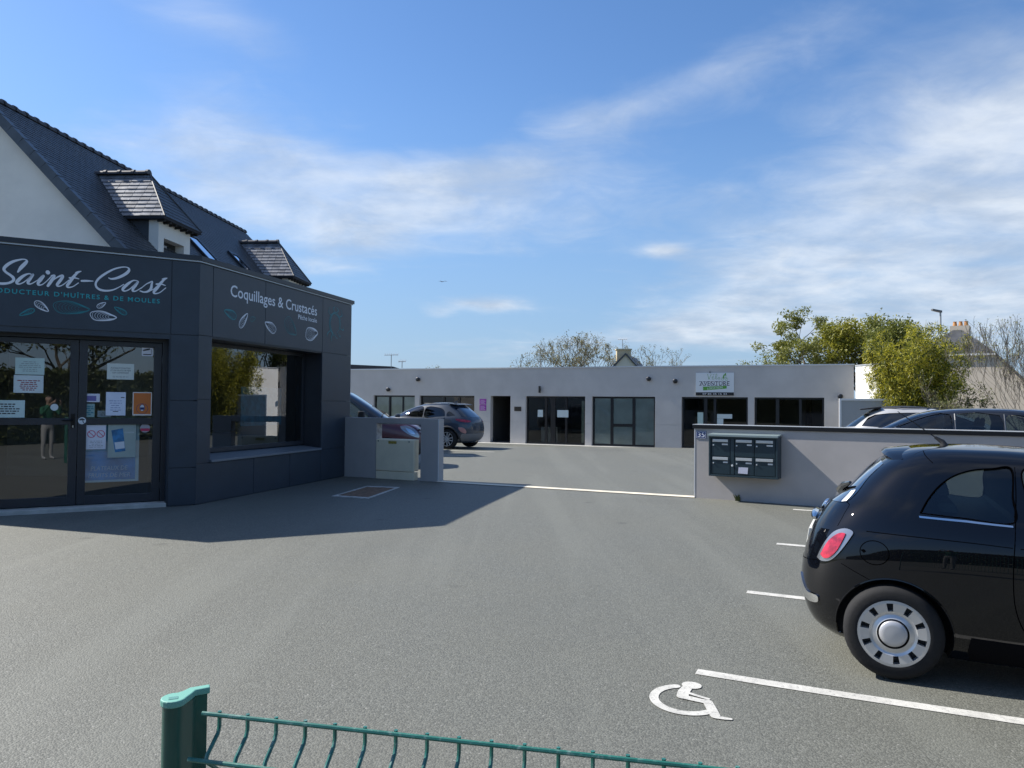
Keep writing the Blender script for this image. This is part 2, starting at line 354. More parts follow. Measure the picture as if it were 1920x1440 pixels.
# drain cover let into the asphalt
dq = [(-2.94, 12.66), (-2.29, 12.40), (-2.03, 14.08), (-2.66, 14.24)]
cen = np.mean(dq, axis=0)
t = thing('drain_cover', 'rusty brown access cover in a pale metal frame set in the asphalt', 'drain cover', (cen[0], cen[1], gz(*cen)))
inner = [tuple(cen + (np.array(p) - cen) * .86) for p in dq]
mb = MB()
for i in range(4):
    j = (i + 1) % 4; q = [dq[i], dq[j], inner[j], inner[i]]
    mb.prism(q, lambda x, y: (x, y, gz(x, y) - .02), lambda x, y: (x, y, gz(x, y) + .010))
mb.build('frame', mat('galvanised', (.42, .41, .38), .7, .0, var=(9, .3)), t)
pl = MB().prism(inner, lambda x, y: (x, y, gz(x, y) - .02), lambda x, y: (x, y, gz(x, y) + .004)).build('plate', mat('rust', (.17, .105, .065), .9, var=(14, .4), bump=(60, .5, .006)), t)

# ------------------------------------------------------------------ the seafood shop
M_clad = mat('anthracite_cladding', (.031, .043, .059), .42, var=(3.0, .10), bump=(300, .06, .001))
M_clad2 = mat('anthracite_frame', (.026, .029, .036), .38, var=(4, .08))
M_int = mat('interior_dark', (.055, .056, .060), .8)
M_intw = mat('interior_wall', (.20, .20, .19), .8)
M_glass = glass('shop_glass', (.66, .71, .72), 2.2, 0, .03)
M_white = mat('white_print', (.74, .77, .82), .5); M_teal = mat('teal_print', (.020, .34, .37), .5); M_teal2 = mat('teal_faint_print', (.028, .155, .175), .5); M_teal3 = mat('teal_mid_print', (.022, .22, .25), .5)
shop = thing('seafood_shop', 'dark blue-grey clad shop with shell sign band and glazed double door', 'shop', (Bc[0], Bc[1], .03))
mb = MB()
mb.fbox(FD, .02, 2.8, -.34, -.016, 2.50, 3.66); mb.fbox(FD, .05, .395, -.34, -.016, 0, 2.50)
mb.fbox(FW, .01, 5.04, -.50, -.016, 2.57, 3.655); mb.fbox(FW, .01, .325, -.50, -.0165, 0, 2.57); mb.fbox(FW, 3.795, 5.04, -.50, -.0165, 0, 2.57); mb.fbox(FW, .325, 3.795, -.50, -.0165, 0, .655)
mb.build('wall_core', M_clad, shop)
Lc = FD(2.8, 0, 0)[:2]; Ec = FW(5.05, 0, 0)[:2]
plan = [Lc, Bc, Ec, (-7.55, 17.6), (-10.2, 16.6), (-10.2, 11.1)]
mb = MB()
for i in range(2, 6):
    p, q = np.array(plan[i]), np.array(plan[(i + 1) % 6]); d = (q - p) / np.linalg.norm(q - p); nn_ = np.array([d[1], -d[0]])
    mb.fbox(frame(p, d, nn_), 0, np.linalg.norm(q - p), -.18, 0, 0, 3.66)
mb.build('rear_wall', M_intw, shop)
ins = [tuple(np.array(p) * .985 + np.array((-7.2, 13.6)) * .015) for p in plan]
MB().prism(ins, lambda x, y: (x, y, 3.56), lambda x, y: (x, y, 3.655)).build('roof', mat('bitumen', (.06, .06, .06), .9), shop)
MB().prism(ins, lambda x, y: (x, y, 0.0), lambda x, y: (x, y, .09)).build('floor', mat('shop_floor', (.10, .10, .10), .5), shop)
MB().prism(ins, lambda x, y: (x, y, 2.72), lambda x, y: (x, y, 2.76)).build('ceiling', M_int, shop)
# cladding panels, each with an open joint round it
def panel(fr, s0, s1, z0, z1, g=.006): return fbox('cladding_panel', M_clad, shop, fr, s0 + g, s1 - g, -.014, 0, z0 + g, z1 - g, bevel=.0015)
rows = [.06, .61, 1.60, 2.57, 3.665]
for z0, z1 in zip(rows[:-1], rows[1:]): panel(FD, -.004, .385, z0, z1)
panel(FD, .385, 2.8, 2.57, 3.665)
rw = [.06, .66, 1.62, 2.58, 3.665]
for k, (z0, z1) in enumerate(zip(rw[:-1], rw[1:])):
    if k: panel(FW, -.004, .325, z0, z1)
    panel(FW, 3.795, 5.05, z0, z1)
panel(FW, -.004, 1.50, .06, .655); panel(FW, 1.50, 2.65, .06, .655); panel(FW, 2.65, 3.795, .06, .655)
panel(FW, .325, 1.77, 2.58, 3.665); panel(FW, 1.77, 3.795, 2.58, 3.665)
# the fourth side seen past the corner
nE = np.array(plan[3]) - np.array(Ec); LE = float(np.linalg.norm(nE)); nE = nE / LE
FE = frame(Ec, nE, (-nE[1] if -nE[1] > 0 else nE[1], abs(nE[0])))
# parapet cap with a mitre at the bend
def mitre(pts, o):
    out = []
    P = [np.array(p, float) for p in pts]
    ns = []
    for i in range(len(P) - 1):
        d = (P[i + 1] - P[i]) / np.linalg.norm(P[i + 1] - P[i]); ns.append(np.array([d[1], -d[0]]))
    for i, p in enumerate(P):
        n_ = ns[max(i - 1, 0)]; m_ = ns[min(i, len(ns) - 1)]
        out.append(tuple(p + (n_ + m_) / (1 + n_ @ m_) * o))
    return out
chain = [(-10.2, 11.1), Lc, Bc, Ec, (-7.55, 17.6)]
def trim(name, o_in, o_out, z0, z1, m):
    A, Bq = mitre(chain, o_in), mitre(chain, o_out); vs = []; fs = []
    for p, q in zip(A, Bq): vs += [(*p, z0), (*q, z0), (*q, z1), (*p, z1)]
    for i in range(len(A) - 1):
        for k in range(4): fs.append((4 * i + k, 4 * i + (k + 1) % 4, 4 * i + 4 + (k + 1) % 4, 4 * i + 4 + k))
    fs += [(0, 1, 2, 3), tuple(4 * (len(A) - 1) + k for k in range(4))]
    return MB().add(vs, fs).build(name, m, shop)
trim('parapet_cap', -.22, .045, 3.690, 3.760, mat('cap_metal', (.028, .032, .040), .35, .3))
trim('drip_edge', -.10, .022, 3.668, 3.6885, mat('drip_metal', (.42, .44, .46), .35, .6))
# printed sign: brush lettering, capitals, shells
def fd(o): return lambda x, y: FD(x, o, y)
script = [[(2.287,3.306,0.021),(2.25,3.371,0.045),(2.204,3.433,0.042),(2.189,3.464,0.027),(2.213,3.483,0.015),(2.263,3.475,0.021),(2.343,3.441,0.033),(2.41,3.387,0.039),(2.444,3.333,0.036),(2.424,3.293,0.03),(2.371,3.255,0.033),(2.336,3.22,0.036),(2.339,3.182,0.033),(2.39,3.147,0.03),(2.463,3.133,0.033),(2.546,3.138,0.021)],[(2.119,3.284,0.012),(2.168,3.292,0.018),(2.232,3.251,0.036),(2.284,3.189,0.042),(2.296,3.156,0.033),(2.267,3.145,0.018),(2.214,3.176,0.015),(2.156,3.239,0.015),(2.111,3.292,0.024),(2.14,3.241,0.039),(2.166,3.187,0.036),(2.166,3.159,0.027),(2.128,3.162,0.015),(2.058,3.216,0.012)],[(2.058,3.216,0.012),(2.015,3.268,0.018),(1.992,3.28,0.03),(2.023,3.226,0.039),(2.052,3.178,0.036),(2.045,3.151,0.024),(2.002,3.163,0.0135),(1.948,3.219,0.012),(1.9,3.282,0.015)],[(1.945,3.336,0.051),(1.941,3.329,0.051)],[(1.9,3.291,0.018),(1.866,3.294,0.03),(1.887,3.244,0.039),(1.919,3.183,0.039),(1.938,3.148,0.033)],[(1.919,3.177,0.012),(1.871,3.239,0.0135),(1.816,3.286,0.021),(1.77,3.303,0.033),(1.777,3.267,0.039),(1.809,3.212,0.039),(1.83,3.171,0.033),(1.813,3.153,0.0195),(1.763,3.177,0.0135),(1.692,3.249,0.012)],[(1.555,3.383,0.015),(1.597,3.354,0.027),(1.641,3.293,0.039),(1.685,3.217,0.039),(1.711,3.167,0.033),(1.692,3.148,0.021),(1.639,3.166,0.0135),(1.577,3.22,0.012)],[(1.686,3.28,0.021),(1.629,3.287,0.021),(1.573,3.277,0.012)],[(1.614,3.361,0.012),(1.581,3.376,0.018),(1.548,3.385,0.012)],[(1.537,3.252,0.027),(1.475,3.258,0.027),(1.401,3.261,0.012)],[(1.207,3.324,0.012),(1.171,3.313,0.024),(1.1,3.333,0.033),(1.017,3.382,0.039),(0.96,3.437,0.039),(0.952,3.479,0.024),(0.989,3.498,0.015),(1.055,3.489,0.018),(1.15,3.45,0.024),(1.256,3.375,0.03),(1.33,3.302,0.03),(1.364,3.239,0.027),(1.357,3.186,0.027),(1.315,3.15,0.03),(1.239,3.139,0.027),(1.156,3.156,0.021),(1.085,3.196,0.0135),(1.014,3.249,0.012)],[(0.839,3.316,0.012),(0.894,3.314,0.018),(0.96,3.261,0.036),(1.013,3.202,0.039),(1.025,3.167,0.03),(0.995,3.155,0.018),(0.94,3.185,0.015),(0.875,3.255,0.015),(0.831,3.309,0.024),(0.857,3.256,0.036),(0.892,3.199,0.036),(0.894,3.164,0.027),(0.854,3.168,0.015),(0.782,3.222,0.012)],[(0.794,3.207,0.012),(0.728,3.274,0.0135),(0.679,3.306,0.018),(0.645,3.323,0.018),(0.653,3.274,0.03),(0.66,3.222,0.036),(0.694,3.178,0.03),(0.75,3.16,0.021),(0.8,3.172,0.018)],[(0.694,3.174,0.012),(0.633,3.207,0.012),(0.589,3.252,0.012)],[(0.453,3.388,0.015),(0.491,3.361,0.027),(0.541,3.297,0.039),(0.589,3.22,0.039),(0.622,3.173,0.033),(0.607,3.15,0.021),(0.544,3.17,0.0135),(0.464,3.245,0.012)],[(0.591,3.289,0.021),(0.534,3.297,0.021),(0.471,3.28,0.012)],[(0.516,3.369,0.012),(0.479,3.383,0.018),(0.45,3.39,0.012)]]
mb = MB()
for k, st in enumerate(script): ribbon(mb, st, fd(.0015 + .0004 * k), n=7)
mb.build('brush_lettering', M_white, shop, fix=False)
mb = MB(); put_text(mb, 'A', lambda x, y: FD(2.62 - x, .002, y), 0, .12, 3.24, .13); mb.build('brush_lettering', M_white, shop, fix=False)
words("PRODUCTEUR D'HUÎTRES & DE MOULES", lambda x, y: FD(2.655 - x, .002, y), 0, 2.115, 3.012, .062, 'sign_lettering', M_teal, shop, spacing=1.25, bold=.014)
def shell(mb, fm, hx, hy, L, Wd, ang, lw, n=6, ratio=.35, wob=.0):
    """nested growth rings all touching near the hinge point (hx, hy)"""
    c, s_ = math.cos(ang), math.sin(ang)
    for i in range(n):
        k = 1 - (1 - ratio) * i / max(n - 1, 1); pts = []
        for j in range(26):
            t = 2 * PI * j / 26; r = 1 + wob * math.sin(5 * t + i) * (1 if i < 2 else .4)
            u = (L / 2) * k * (1 - math.cos(t) * r) + (0 if i == 0 else L * .03); v = (Wd / 2) * k * math.sin(t) * r * (.42 + .62 * min(1, max(0, u) / (L * k)) ** .8)
            pts.append((hx + u * c - v * s_, hy + u * s_ + v * c, lw * (1.25 if i == 0 else .62)))
        ribbon(mb, pts, lambda x, y, i=i: fm(x, y, .0012 + .0003 * i), closed=True, n=2)
dm = lambda x, y, o: FD(x, o, y)
for (m_, args) in ((M_white, (1.925, 2.80, .20, .11, rad(38), .006, 6)), (M_white, (1.095, 2.765, .33, .17, rad(4), .0065, 8, .3, .03)), (M_white, (1.235, 2.972, .13, .075, rad(-36), .005, 5)),
                   (M_teal3, (1.43, 2.855, .44, .22, rad(3), .0045, 9, .3, .03)), (M_teal3, (2.255, 2.725, .19, .08, rad(152), .007, 7)), (M_teal3, (1.125, 2.915, .18, .085, rad(210), .007, 6))):
    mb = MB(); shell(mb, dm, *args); mb.build('shell_drawing', m_, shop, fix=False)
words('Coquillages & Crustacés', lambda x, y: FW(.765 + x, .002, y), 0, 2.79, 3.27, .185, 'sign_lettering', M_white, shop, bold=.010)
words('Pêche locale', lambda x, y: FW(2.855 + x, .002, y), 0, .70, 3.135, .085, 'sign_lettering', M_white, shop, bold=.010)
wm = lambda x, y, o: FW(x, o, y)
for (m_, args) in ((M_white, (1.245, 3.045, .33, .16, rad(228), .008, 7)), (M_white, (1.76, 2.95, .36, .21, rad(-18), .0075, 7, .3, .03)), (M_white, (3.60, 2.945, .47, .31, rad(190), .009, 8, .3, .03)),
                   (M_teal3, (.61, 3.02, .33, .17, rad(-12), .008, 8)), (M_teal2, (1.47, 3.0, .16, .1, rad(200), .006, 4)), (M_teal2, (2.80, 2.84, .46, .34, rad(150), .008, 7, .3, .04))):
    mb = MB(); shell(mb, wm, *args); mb.build('shell_drawing', m_, shop, fix=False)
mb = MB(); rr = random.Random(3)   # crab in sketchy teal lines
for i in range(5):
    pts = [(4.31 + (.20 + .012 * i) * math.cos(t) + rr.uniform(-.012, .012), 3.19 + (.20 + .010 * i) * math.sin(t) + rr.uniform(-.012, .012), .008) for t in np.linspace(rad(-60 + 20 * i), rad(235 + 8 * i), 16)]
    ribbon(mb, pts, lambda x, y, i=i: FW(x, .0012 + .0003 * i, y), n=3)
for (x0, z0, x1, z1, x2, z2) in ((4.15, 3.34, 4.03, 3.40, 4.06, 3.50), (4.47, 3.34, 4.60, 3.40, 4.56, 3.51), (4.28, 3.42, 4.22, 3.50, 4.30, 3.54), (4.36, 3.42, 4.44, 3.49, 4.36, 3.53), (4.50, 3.12, 4.66, 3.10, 4.70, 3.16), (4.13, 3.05, 4.00, 2.98, 3.97, 2.90), (4.22, 3.0, 4.14, 2.90, 4.17, 2.83), (4.42, 3.02, 4.52, 2.95, 4.56, 2.98), (4.30, 2.98, 4.34, 2.92, 4.42, 2.90)):
    for q in range(2): ribbon(mb, [(x0, z0, .010), (x1 + .012 * q, z1 - .008 * q, .012), (x2 - .01 * q, z2, .006)], lambda x, y, q=q: FW(x, .003 + .0004 * q, y), n=5)
mb.build('crab_drawing', M_teal3, shop, fix=False)
# shop window in its deep reveal
go = -.46
_q0, _q1 = np.array(FW(.335, -.52, 0)[:2]), np.array(FW(3.785, -.40, 0)[:2]); _l = float(np.linalg.norm(_q1 - _q0)); _d = (_q1 - _q0) / _l
FP = frame(_q0, _d, (_d[1], -_d[0]))
wf = MB()
for (s0, s1, z0, z1) in ((0, .065, .76, 2.55), (_l - .065, _l, .76, 2.55), (.065, _l - .065, .76, .835), (.065, _l - .065, 2.49, 2.55)): wf.fbox(FP, s0, s1, -.03, .03, z0, z1)
win = wf.build('window', M_clad2, shop, bevel=.003)
MB().add([FP(.055, 0, .82), FP(_l - .055, 0, .82), FP(_l - .055, 0, 2.50), FP(.055, 0, 2.50)], [(0, 1, 2, 3)]).build('pane', M_glass, win, fix=False)
go = -.54
fbox('reveal', M_clad2, shop, FW, .326, .334, go - .03, -.017, .70, 2.565); fbox('reveal', M_clad2, shop, FW, 3.786, 3.794, go - .03, -.017, .70, 2.565); fbox('reveal', M_clad2, shop, FW, .334, 3.786, go - .03, -.017, 2.556, 2.566)
MB().hexa([FW(.33, go, .69), FW(3.79, go, .69), FW(3.79, .03, .66), FW(.33, .03, .66), FW(.33, go, .755), FW(3.79, go, .755), FW(3.79, .03, .695), FW(.33, .03, .695)]).build('sill', mat('sill_grey', (.20, .215, .235), .45, .2), shop, bevel=.004)
p = fbox('hanging_poster', mat('poster_teal', (.03, .20, .28), .5, var=(7, .35)), None, FW, 2.2, 3.55, -.74, -.73, 1.15, 1.86); tag(p, 'blue-green poster hanging inside behind the shop window', 'poster')
fbox('counter', mat('counter_grey', (.15, .15, .16), .4), shop, FW, .8, 3.4, -2.2, -1.5, .09, 1.0)
# double door
do = -.28
fbox('door_jamb', M_clad2, shop, FD, .395, .462, do - .05, do + .05, .10, 2.56); fbox('door_head', M_clad2, shop, FD, .462, 2.70, do - .05, do + .05, 2.455, 2.56); fbox('door_jamb', M_clad2, shop, FD, 2.63, 2.70, do - .05, do + .05, .10, 2.455); fbox('door_jamb', M_clad, shop, FD, 2.70, 2.8, do - .05, 0, .06, 2.56)
fbox('soffit', M_clad2, shop, FD, .40, 2.8, do - .05, -.017, 2.561, 2.568)
for k, (s0, s1) in enumerate(((.468, 1.538), (1.546, 2.622))):
    fr = MB(); st = .105
    for (a0, a1, z0, z1) in ((s0, s0 + st, .115, 2.445), (s1 - st, s1, .115, 2.445), (s0 + st, s1 - st, .115, .235), (s0 + st, s1 - st, 1.245, 1.335), (s0 + st, s1 - st, 2.375, 2.445)): fr.fbox(FD, a0, a1, do - .028, do + .028, z0, z1)
    dr = fr.build('door', M_clad2, shop, bevel=.003)
    for (z0, z1) in ((.235, 1.245), (1.335, 2.375)):
        MB().add([FD(s0 + st - .01, do, z0 - .01), FD(s1 - st + .01, do, z0 - .01), FD(s1 - st + .01, do, z1 + .01), FD(s0 + st - .01, do, z1 + .01)], [(0, 1, 2, 3)]).build('pane', M_glass, dr, fix=False)
    if k == 1:
        mb = MB(); mb.tube([FD(1.60, do + .03, 1.31), FD(1.60, do + .075, 1.31), FD(1.73, do + .075, 1.31)], .011, 8); mb.fbox(FD, 1.575, 1.625, do + .028, do + .036, 1.20, 1.40); mb.build('handle', mat('black_metal', (.01, .01, .012), .3, .5), dr)
        fbox('lock', mat('brass_steel', (.6, .6, .58), .3, 1), dr, FD, 1.592, 1.606, do + .036, do + .041, 1.205, 1.235)
    for zc in (.35, 2.2):
        sh = s0 - .004 if k == 0 else s1 + .004
        MB().tube([FD(sh, do + .036, zc - .06), FD(sh, do + .036, zc + .06)], .010, 8).build('hinge', M_clad2, dr)
fbox('step', M_conc, shop, FD, .40, 2.80, -.34, .012, 0, .104, bevel=.006)
# notices and stickers on the glass
def sheet(name, label, cat, c, s0, z0, s1, z1, o=None, m=None, thick=.0015):
    o = do + .004 if o is None else o
    ob = fbox(name, m or mat('paper_%d%d%d' % tuple(int(q * 99) for q in c), c, .6, var=(9, .04)), None, FD, s1, s0, o, o + thick, z1, z0)
    return tag(ob, label, cat)
def lines(parent, s0, z0, s1, z1, n, m, o=None, hgt=.014, seed=1, pad=.05):
    rr_ = random.Random(seed); o = (do + .004 if o is None else o) + .0022; mb = MB(); h = (z0 - z1) / (n + 1)
    for i in range(n):
        w_ = (s0 - s1) * rr_.uniform(.45, 1 - 2 * pad); c = (s0 + s1) / 2; zc = z0 - h * (i + 1); x = c + w_ / 2
        while x > c - w_ / 2 + .01:
            l = rr_.uniform(.018, .055); mb.fbox(FD, max(x - l, c - w_ / 2), x, o, o + .0004, zc - hgt / 2, zc + hgt / 2); x -= l + .010
    return mb.build('print', m, parent)
M_ink = mat('ink', (.05, .05, .06), .6); M_inkr = mat('ink_red', (.30, .05, .08), .6); M_inkg = mat('ink_grey', (.22, .24, .25), .6); M_inkb = mat('ink_blue', (.06, .10, .35), .6)
mint = (.52, .66, .62)
o_ = sheet('notice', 'mint paper with faint grey lines, upper notice on the left door leaf', 'notice', mint, 2.301, 2.17, 1.959, 1.938); lines(o_, 2.28, 2.14, 1.98, 1.96, 6, M_inkg, hgt=.007)
o_ = sheet('notice', 'pale paper with dark red text just below the mint notice on the door', 'notice', (.62, .70, .70), 2.314, 1.928, 1.966, 1.686); lines(o_, 2.29, 1.88, 1.99, 1.70, 6, M_inkr, hgt=.013, seed=2)
o_ = sheet('notice', 'pale opening hours paper just above the left door handle rail', 'notice', (.55, .70, .68), 2.56, 1.583, 2.178, 1.345); lines(o_, 2.53, 1.56, 2.22, 1.37, 5, M_ink, hgt=.016, seed=3)
mb = MB().disc(lambda a_, b_, h: FD(1.828 + a_, do + .005, 1.49 + b_), .048, 24); tag(mb.build('round_sticker', mat('sticker_white', (.62, .68, .68), .5), fix=False), 'plain white round sticker on the left door glass', 'sticker')
o_ = sheet('camera_sticker', 'small white square sticker with a surveillance camera, top corner of door', 'sticker', (.74, .75, .80), .739, 2.38, .590, 2.253)
mb = MB(); ribbon(mb, [(.715, 2.335, .02), (.66, 2.35, .026), (.635, 2.357, .02)], lambda x, y: FD(x, do + .0065, y), n=3); ribbon(mb, [(.612, 2.355, .006), (.612, 2.275, .006)], lambda x, y: FD(x, do + .0065, y), n=2); mb.fbox(FD, .612, .72, do + .006, do + .0065, 2.268, 2.282); mb.build('print', M_ink, o_, fix=False)
o_ = sheet('notice', 'cream paper with bold slanted phone order text on the right door leaf', 'notice', (.66, .70, .64), 1.187, 2.129, .836, 1.898)
for i, tx in enumerate(("PLATEAUX D'HUITRES", 'ET DE FRUITS DE MER', 'SUR COMMANDE')): words(tx, lambda x, y: FD(1.012 - x, do + .006, y), -.13 + .02 * (i == 2), .13 - .02 * (i == 2), 2.052 - i * .034, .021, 'print', M_ink, o_, shear=.3)
words('02 96 85 00 01', lambda x, y: FD(1.012 - x, do + .006, y), -.10, .10, 1.925, .024, 'print', M_inkg, o_)
o_ = sheet('payment_card_sign', 'small white sign with a violet bank card at the door edge', 'sticker', (.68, .68, .76), 1.447, 1.686, 1.27, 1.566); fbox('print', mat('card_violet', (.16, .14, .36), .5), o_, FD, 1.315, 1.435, do + .006, do + .0064, 1.582, 1.655)
o_ = sheet('small_leaflet', 'small green-grey leaflet beneath the bank card sign', 'leaflet', (.26, .40, .38), 1.451, 1.542, 1.333, 1.352); lines(o_, 1.44, 1.53, 1.34, 1.36, 5, mat('ink_teal', (.05, .2, .25), .6), hgt=.018, seed=5)
o_ = sheet('information_sheet', 'plain white sheet with tiny blue print left of the orange poster', 'notice', (.70, .75, .86), 1.192, 1.713, .937, 1.375); lines(o_, 1.17, 1.62, .96, 1.42, 5, M_inkb, hgt=.006, seed=6)
fbox('print', M_ink, o_, FD, .955, 1.0, do + .006, do + .0064, 1.63, 1.642); fbox('print', M_ink, o_, FD, 1.03, 1.10, do + .006, do + .0064, 1.428, 1.438)
o_ = sheet('mask_poster', 'orange poster with a masked face in a circle on the right door leaf', 'poster', (.78, .72, .66), .846, 1.718, .591, 1.375)
fbox('print', mat('orange_print', (.62, .17, .03), .5), o_, FD, .603, .834, do + .0058, do + .0062, 1.395, 1.705)
om = lambda r_, o: (lambda a_, b_, h: FD(.718 + a_, o, 1.475 + b_))
mb = MB(); ribbon(mb, [(.718 + .075 * math.cos(q), 1.475 + .075 * math.sin(q), .005) for q in np.linspace(0, 2 * PI, 20, endpoint=False)], lambda x, y: FD(x, do + .0068, y), closed=True, n=2); mb.add([FD(.718 + .035 * math.cos(q), do + .0070, 1.49 + .05 * math.sin(q)) for q in np.linspace(0, 2 * PI, 18, endpoint=False)], [tuple(range(18))]); mb.build('print', mat('ink_navy', (.03, .04, .14), .6), o_, fix=False)
MB().add([FD(.718 + .028 * math.cos(q), do + .0074, 1.488 + .045 * math.sin(q)) for q in np.linspace(0, 2 * PI, 18, endpoint=False)], [tuple(range(18))]).build('print', mat('print_pale', (.70, .72, .75), .6), o_, fix=False)
MB().add([FD(.745, do + .0078, 1.495), FD(.691, do + .0078, 1.495), FD(.695, do + .0078, 1.46), FD(.741, do + .0078, 1.46)], [(0, 1, 2, 3)]).build('print', mat('ink_navy', (.03, .04, .14)), o_, fix=False)
o_ = sheet('price_list', 'stack of white printed lists resting on the door rail inside', 'leaflet', (.66, .68, .70), 1.295, 1.444, 1.12, 1.352, o=do - .012); lines(o_, 1.29, 1.44, 1.13, 1.36, 5, M_ink, o=do - .012, hgt=.004, seed=8)
o_ = sheet('no_smoking_notice', 'white notice with two red crossed-out rings below the door rail', 'notice', (.72, .72, .78), 1.431, 1.238, 1.182, .892)
for cx in (1.365, 1.248):
    mb = MB(); ribbon(mb, [(cx + .048 * math.cos(q), 1.11 + .048 * math.sin(q), .010) for q in np.linspace(0, 2 * PI, 20, endpoint=False)], lambda x, y: FD(x, do + .0062, y), closed=True, n=2); ribbon(mb, [(cx + .034, 1.144, .009), (cx - .034, 1.076, .009)], lambda x, y: FD(x, do + .0066, y), n=2); mb.build('print', mat('ring_red', (.55, .03, .10), .5), o_, fix=False)
lines(o_, 1.42, 1.03, 1.19, .90, 5, M_inkg, hgt=.006, seed=9)
o_ = sheet('blue_poster', 'large blue seafood platter poster in a pale frame behind the lower door glass', 'poster', (.72, .88, .90), 1.458, 1.253, .743, .414, o=do - .045)
fbox('print', mat('poster_blue', (.08, .40, .78), .5, var=(4, .25)), o_, FD, .79, 1.432, do - .0428, do - .0424, .445, 1.235)
mb = MB(); put_text(mb, 'PLATEAUX DE', lambda x, y: FD(1.36 - x, do - .0415, y), 0, .47, .585, .062, shear=.12); put_text(mb, 'FRUITS DE MER', lambda x, y: FD(1.39 - x, do - .0415, y), 0, .54, .485, .062, shear=.12); mb.build('print', mat('poster_pale', (.70, .85, .92), .5), o_, fix=False)
o_ = sheet('product_photo', 'photo print of a blue packet stuck over the blue poster', 'poster', (.36, .42, .38), 1.155, 1.244, .792, .766)
MB().hexa([FD(1.115, do + .0058, 1.16), FD(.965, do + .0058, 1.19), FD(.925, do + .0058, .86), FD(1.06, do + .0058, .84)] + [FD(1.115, do + .0063, 1.16), FD(.965, do + .0063, 1.19), FD(.925, do + .0063, .86), FD(1.06, do + .0063, .84)]).build('print', mat('packet_blue', (.04, .18, .36), .5, var=(12, .4)), o_)
MB().add([FD(1.07, do + .0068, .985), FD(.945, do + .0068, 1.0), FD(.935, do + .0068, .90), FD(1.055, do + .0068, .885)], [(0, 1, 2, 3)]).build('print', mat('print_pale', (.7, .72, .75)), o_, fix=False)
mb = MB(); put_text(mb, 'CUISSON', lambda x, y: FD(.94 - x, do + .006, y), 0, .12, 1.12, .018); mb.build('print', mat('print_pale', (.7, .7, .7)), o_, fix=False)
mb = MB().disc(lambda a_, b_, h: FD(.672 + a_, do + .005, 1.19 + b_), .066, 24); o_ = tag(mb.build('round_sticker', mat('sticker_grey', (.42, .40, .43), .5), fix=False), 'round sticker with a red band at the edge of the lower door glass', 'sticker')
MB().add([FD(.735, do + .0056, 1.185), FD(.609, do + .0056, 1.185), FD(.615, do + .0056, 1.145), FD(.729, do + .0056, 1.145)], [(0, 1, 2, 3)]).build('print', mat('ring_red', (.5, .03, .1)), o_, fix=False)
mb = MB().disc(lambda a_, b_, h: FD(1.487 + a_, do + .030, 1.30 + b_), .050, 24); o_ = tag(mb.build('round_sticker', mat('sticker_bright', (.66, .70, .72), .5), fix=False), 'white round sticker with black emblem on the meeting stile of the doors', 'sticker')
mb = MB(); ribbon(mb, [(1.512, 1.315, .022), (1.485, 1.322, .026), (1.46, 1.315, .016)], lambda x, y: FD(x, do + .0308, y), n=3); ribbon(mb, [(1.48, 1.315, .008), (1.47, 1.275, .010), (1.455, 1.265, .008)], lambda x, y: FD(x, do + .0312, y), n=3); mb.build('print', M_ink, o_, fix=False)

# ------------------------------------------------------------------ white house with slate roof behind the shop
M_slate = mat('slate', (.062, .064, .068), .5, var=(2.2, .25), bump=(40, .2, .004))
M_slate2 = mat('slate_lit', (.185, .190, .205), .36, var=(7, .20), bump=(40, .25, .004), orand=.30)  # same slate in a lighter colour, sunlight painted onto the near dormer sides
M_render = mat('white_render', (.88, .82, .72), .85, var=(1.5, .05), bump=(120, .25, .003))
hr = np.array([.0750, .9972]); he = np.array([.9972, -.0750]); h0 = np.array([-7.78, 15.0]); HZ = 4.65; HS = 2.96; HR = 7.70; HL = 12.6
def H(a, e, z): p = h0 + hr * a + he * e; return (p[0], p[1], z)
slope = math.atan2(HR - HZ, HS); cs, sn_ = math.cos(slope), math.sin(slope); SL = (HR - HZ) / sn_
house = thing('slate_roof_house', 'cream house with steep slate roof, two hipped dormers, behind the shop', 'house', (h0[0], h0[1], .03))
mb = MB(); gp = [(-2 * HS, 0), (0, 0), (0, HZ - .06), (-HS, HR - .12), (-2 * HS, HZ - .06)]
mb.prism(gp, lambda e, z: H(.14, e, z), lambda e, z: H(HL - .1, e, z)); mb.build('wall', M_render, house)
def RF(a, q, n=0.0): return H(a, -q * cs + n * sn_, HZ + q * sn_ + n * cs)     # front slope: along, up the slope, proud
def RBk(a, q, n=0.0): return H(a, -2 * HS + q * cs - n * sn_, HZ + q * sn_ + n * cs)
mb = MB()
for R_ in (RF, RBk): mb.hexa([R_(0, -.25, .0), R_(HL, -.25, .0), R_(HL, SL, .0), R_(0, SL, .0), R_(0, -.25, .05), R_(HL, -.25, .05), R_(HL, SL, .05), R_(0, SL, .05)])
mb.build('roof_deck', mat('roof_felt', (.03, .03, .035), .9), house)
rr = random.Random(5); mb = MB(); ex = .105; nrow = int((SL + .25) / ex)
for i in range(nrow):
    q = -.27 + i * ex; a_ = .02 - (i % 2) * .11
    while a_ < HL:
        a1 = min(a_ + .215, HL); a0 = max(a_, .02); t_ = rr.uniform(.0, .003)
        if a1 - a0 > .03: mb.add([RF(a0 + .002, q, .062 + t_), RF(a1 - .002, q, .062 + t_), RF(a1 - .002, q + ex * 1.25, .053), RF(a0 + .002, q + ex * 1.25, .053), RF(a0 + .002, q, .050), RF(a1 - .002, q, .050)], [(0, 1, 2, 3), (4, 5, 1, 0)])
        a_ += .22
mb.build('roof_slates', M_slate, house, fix=False, kind='stuff')
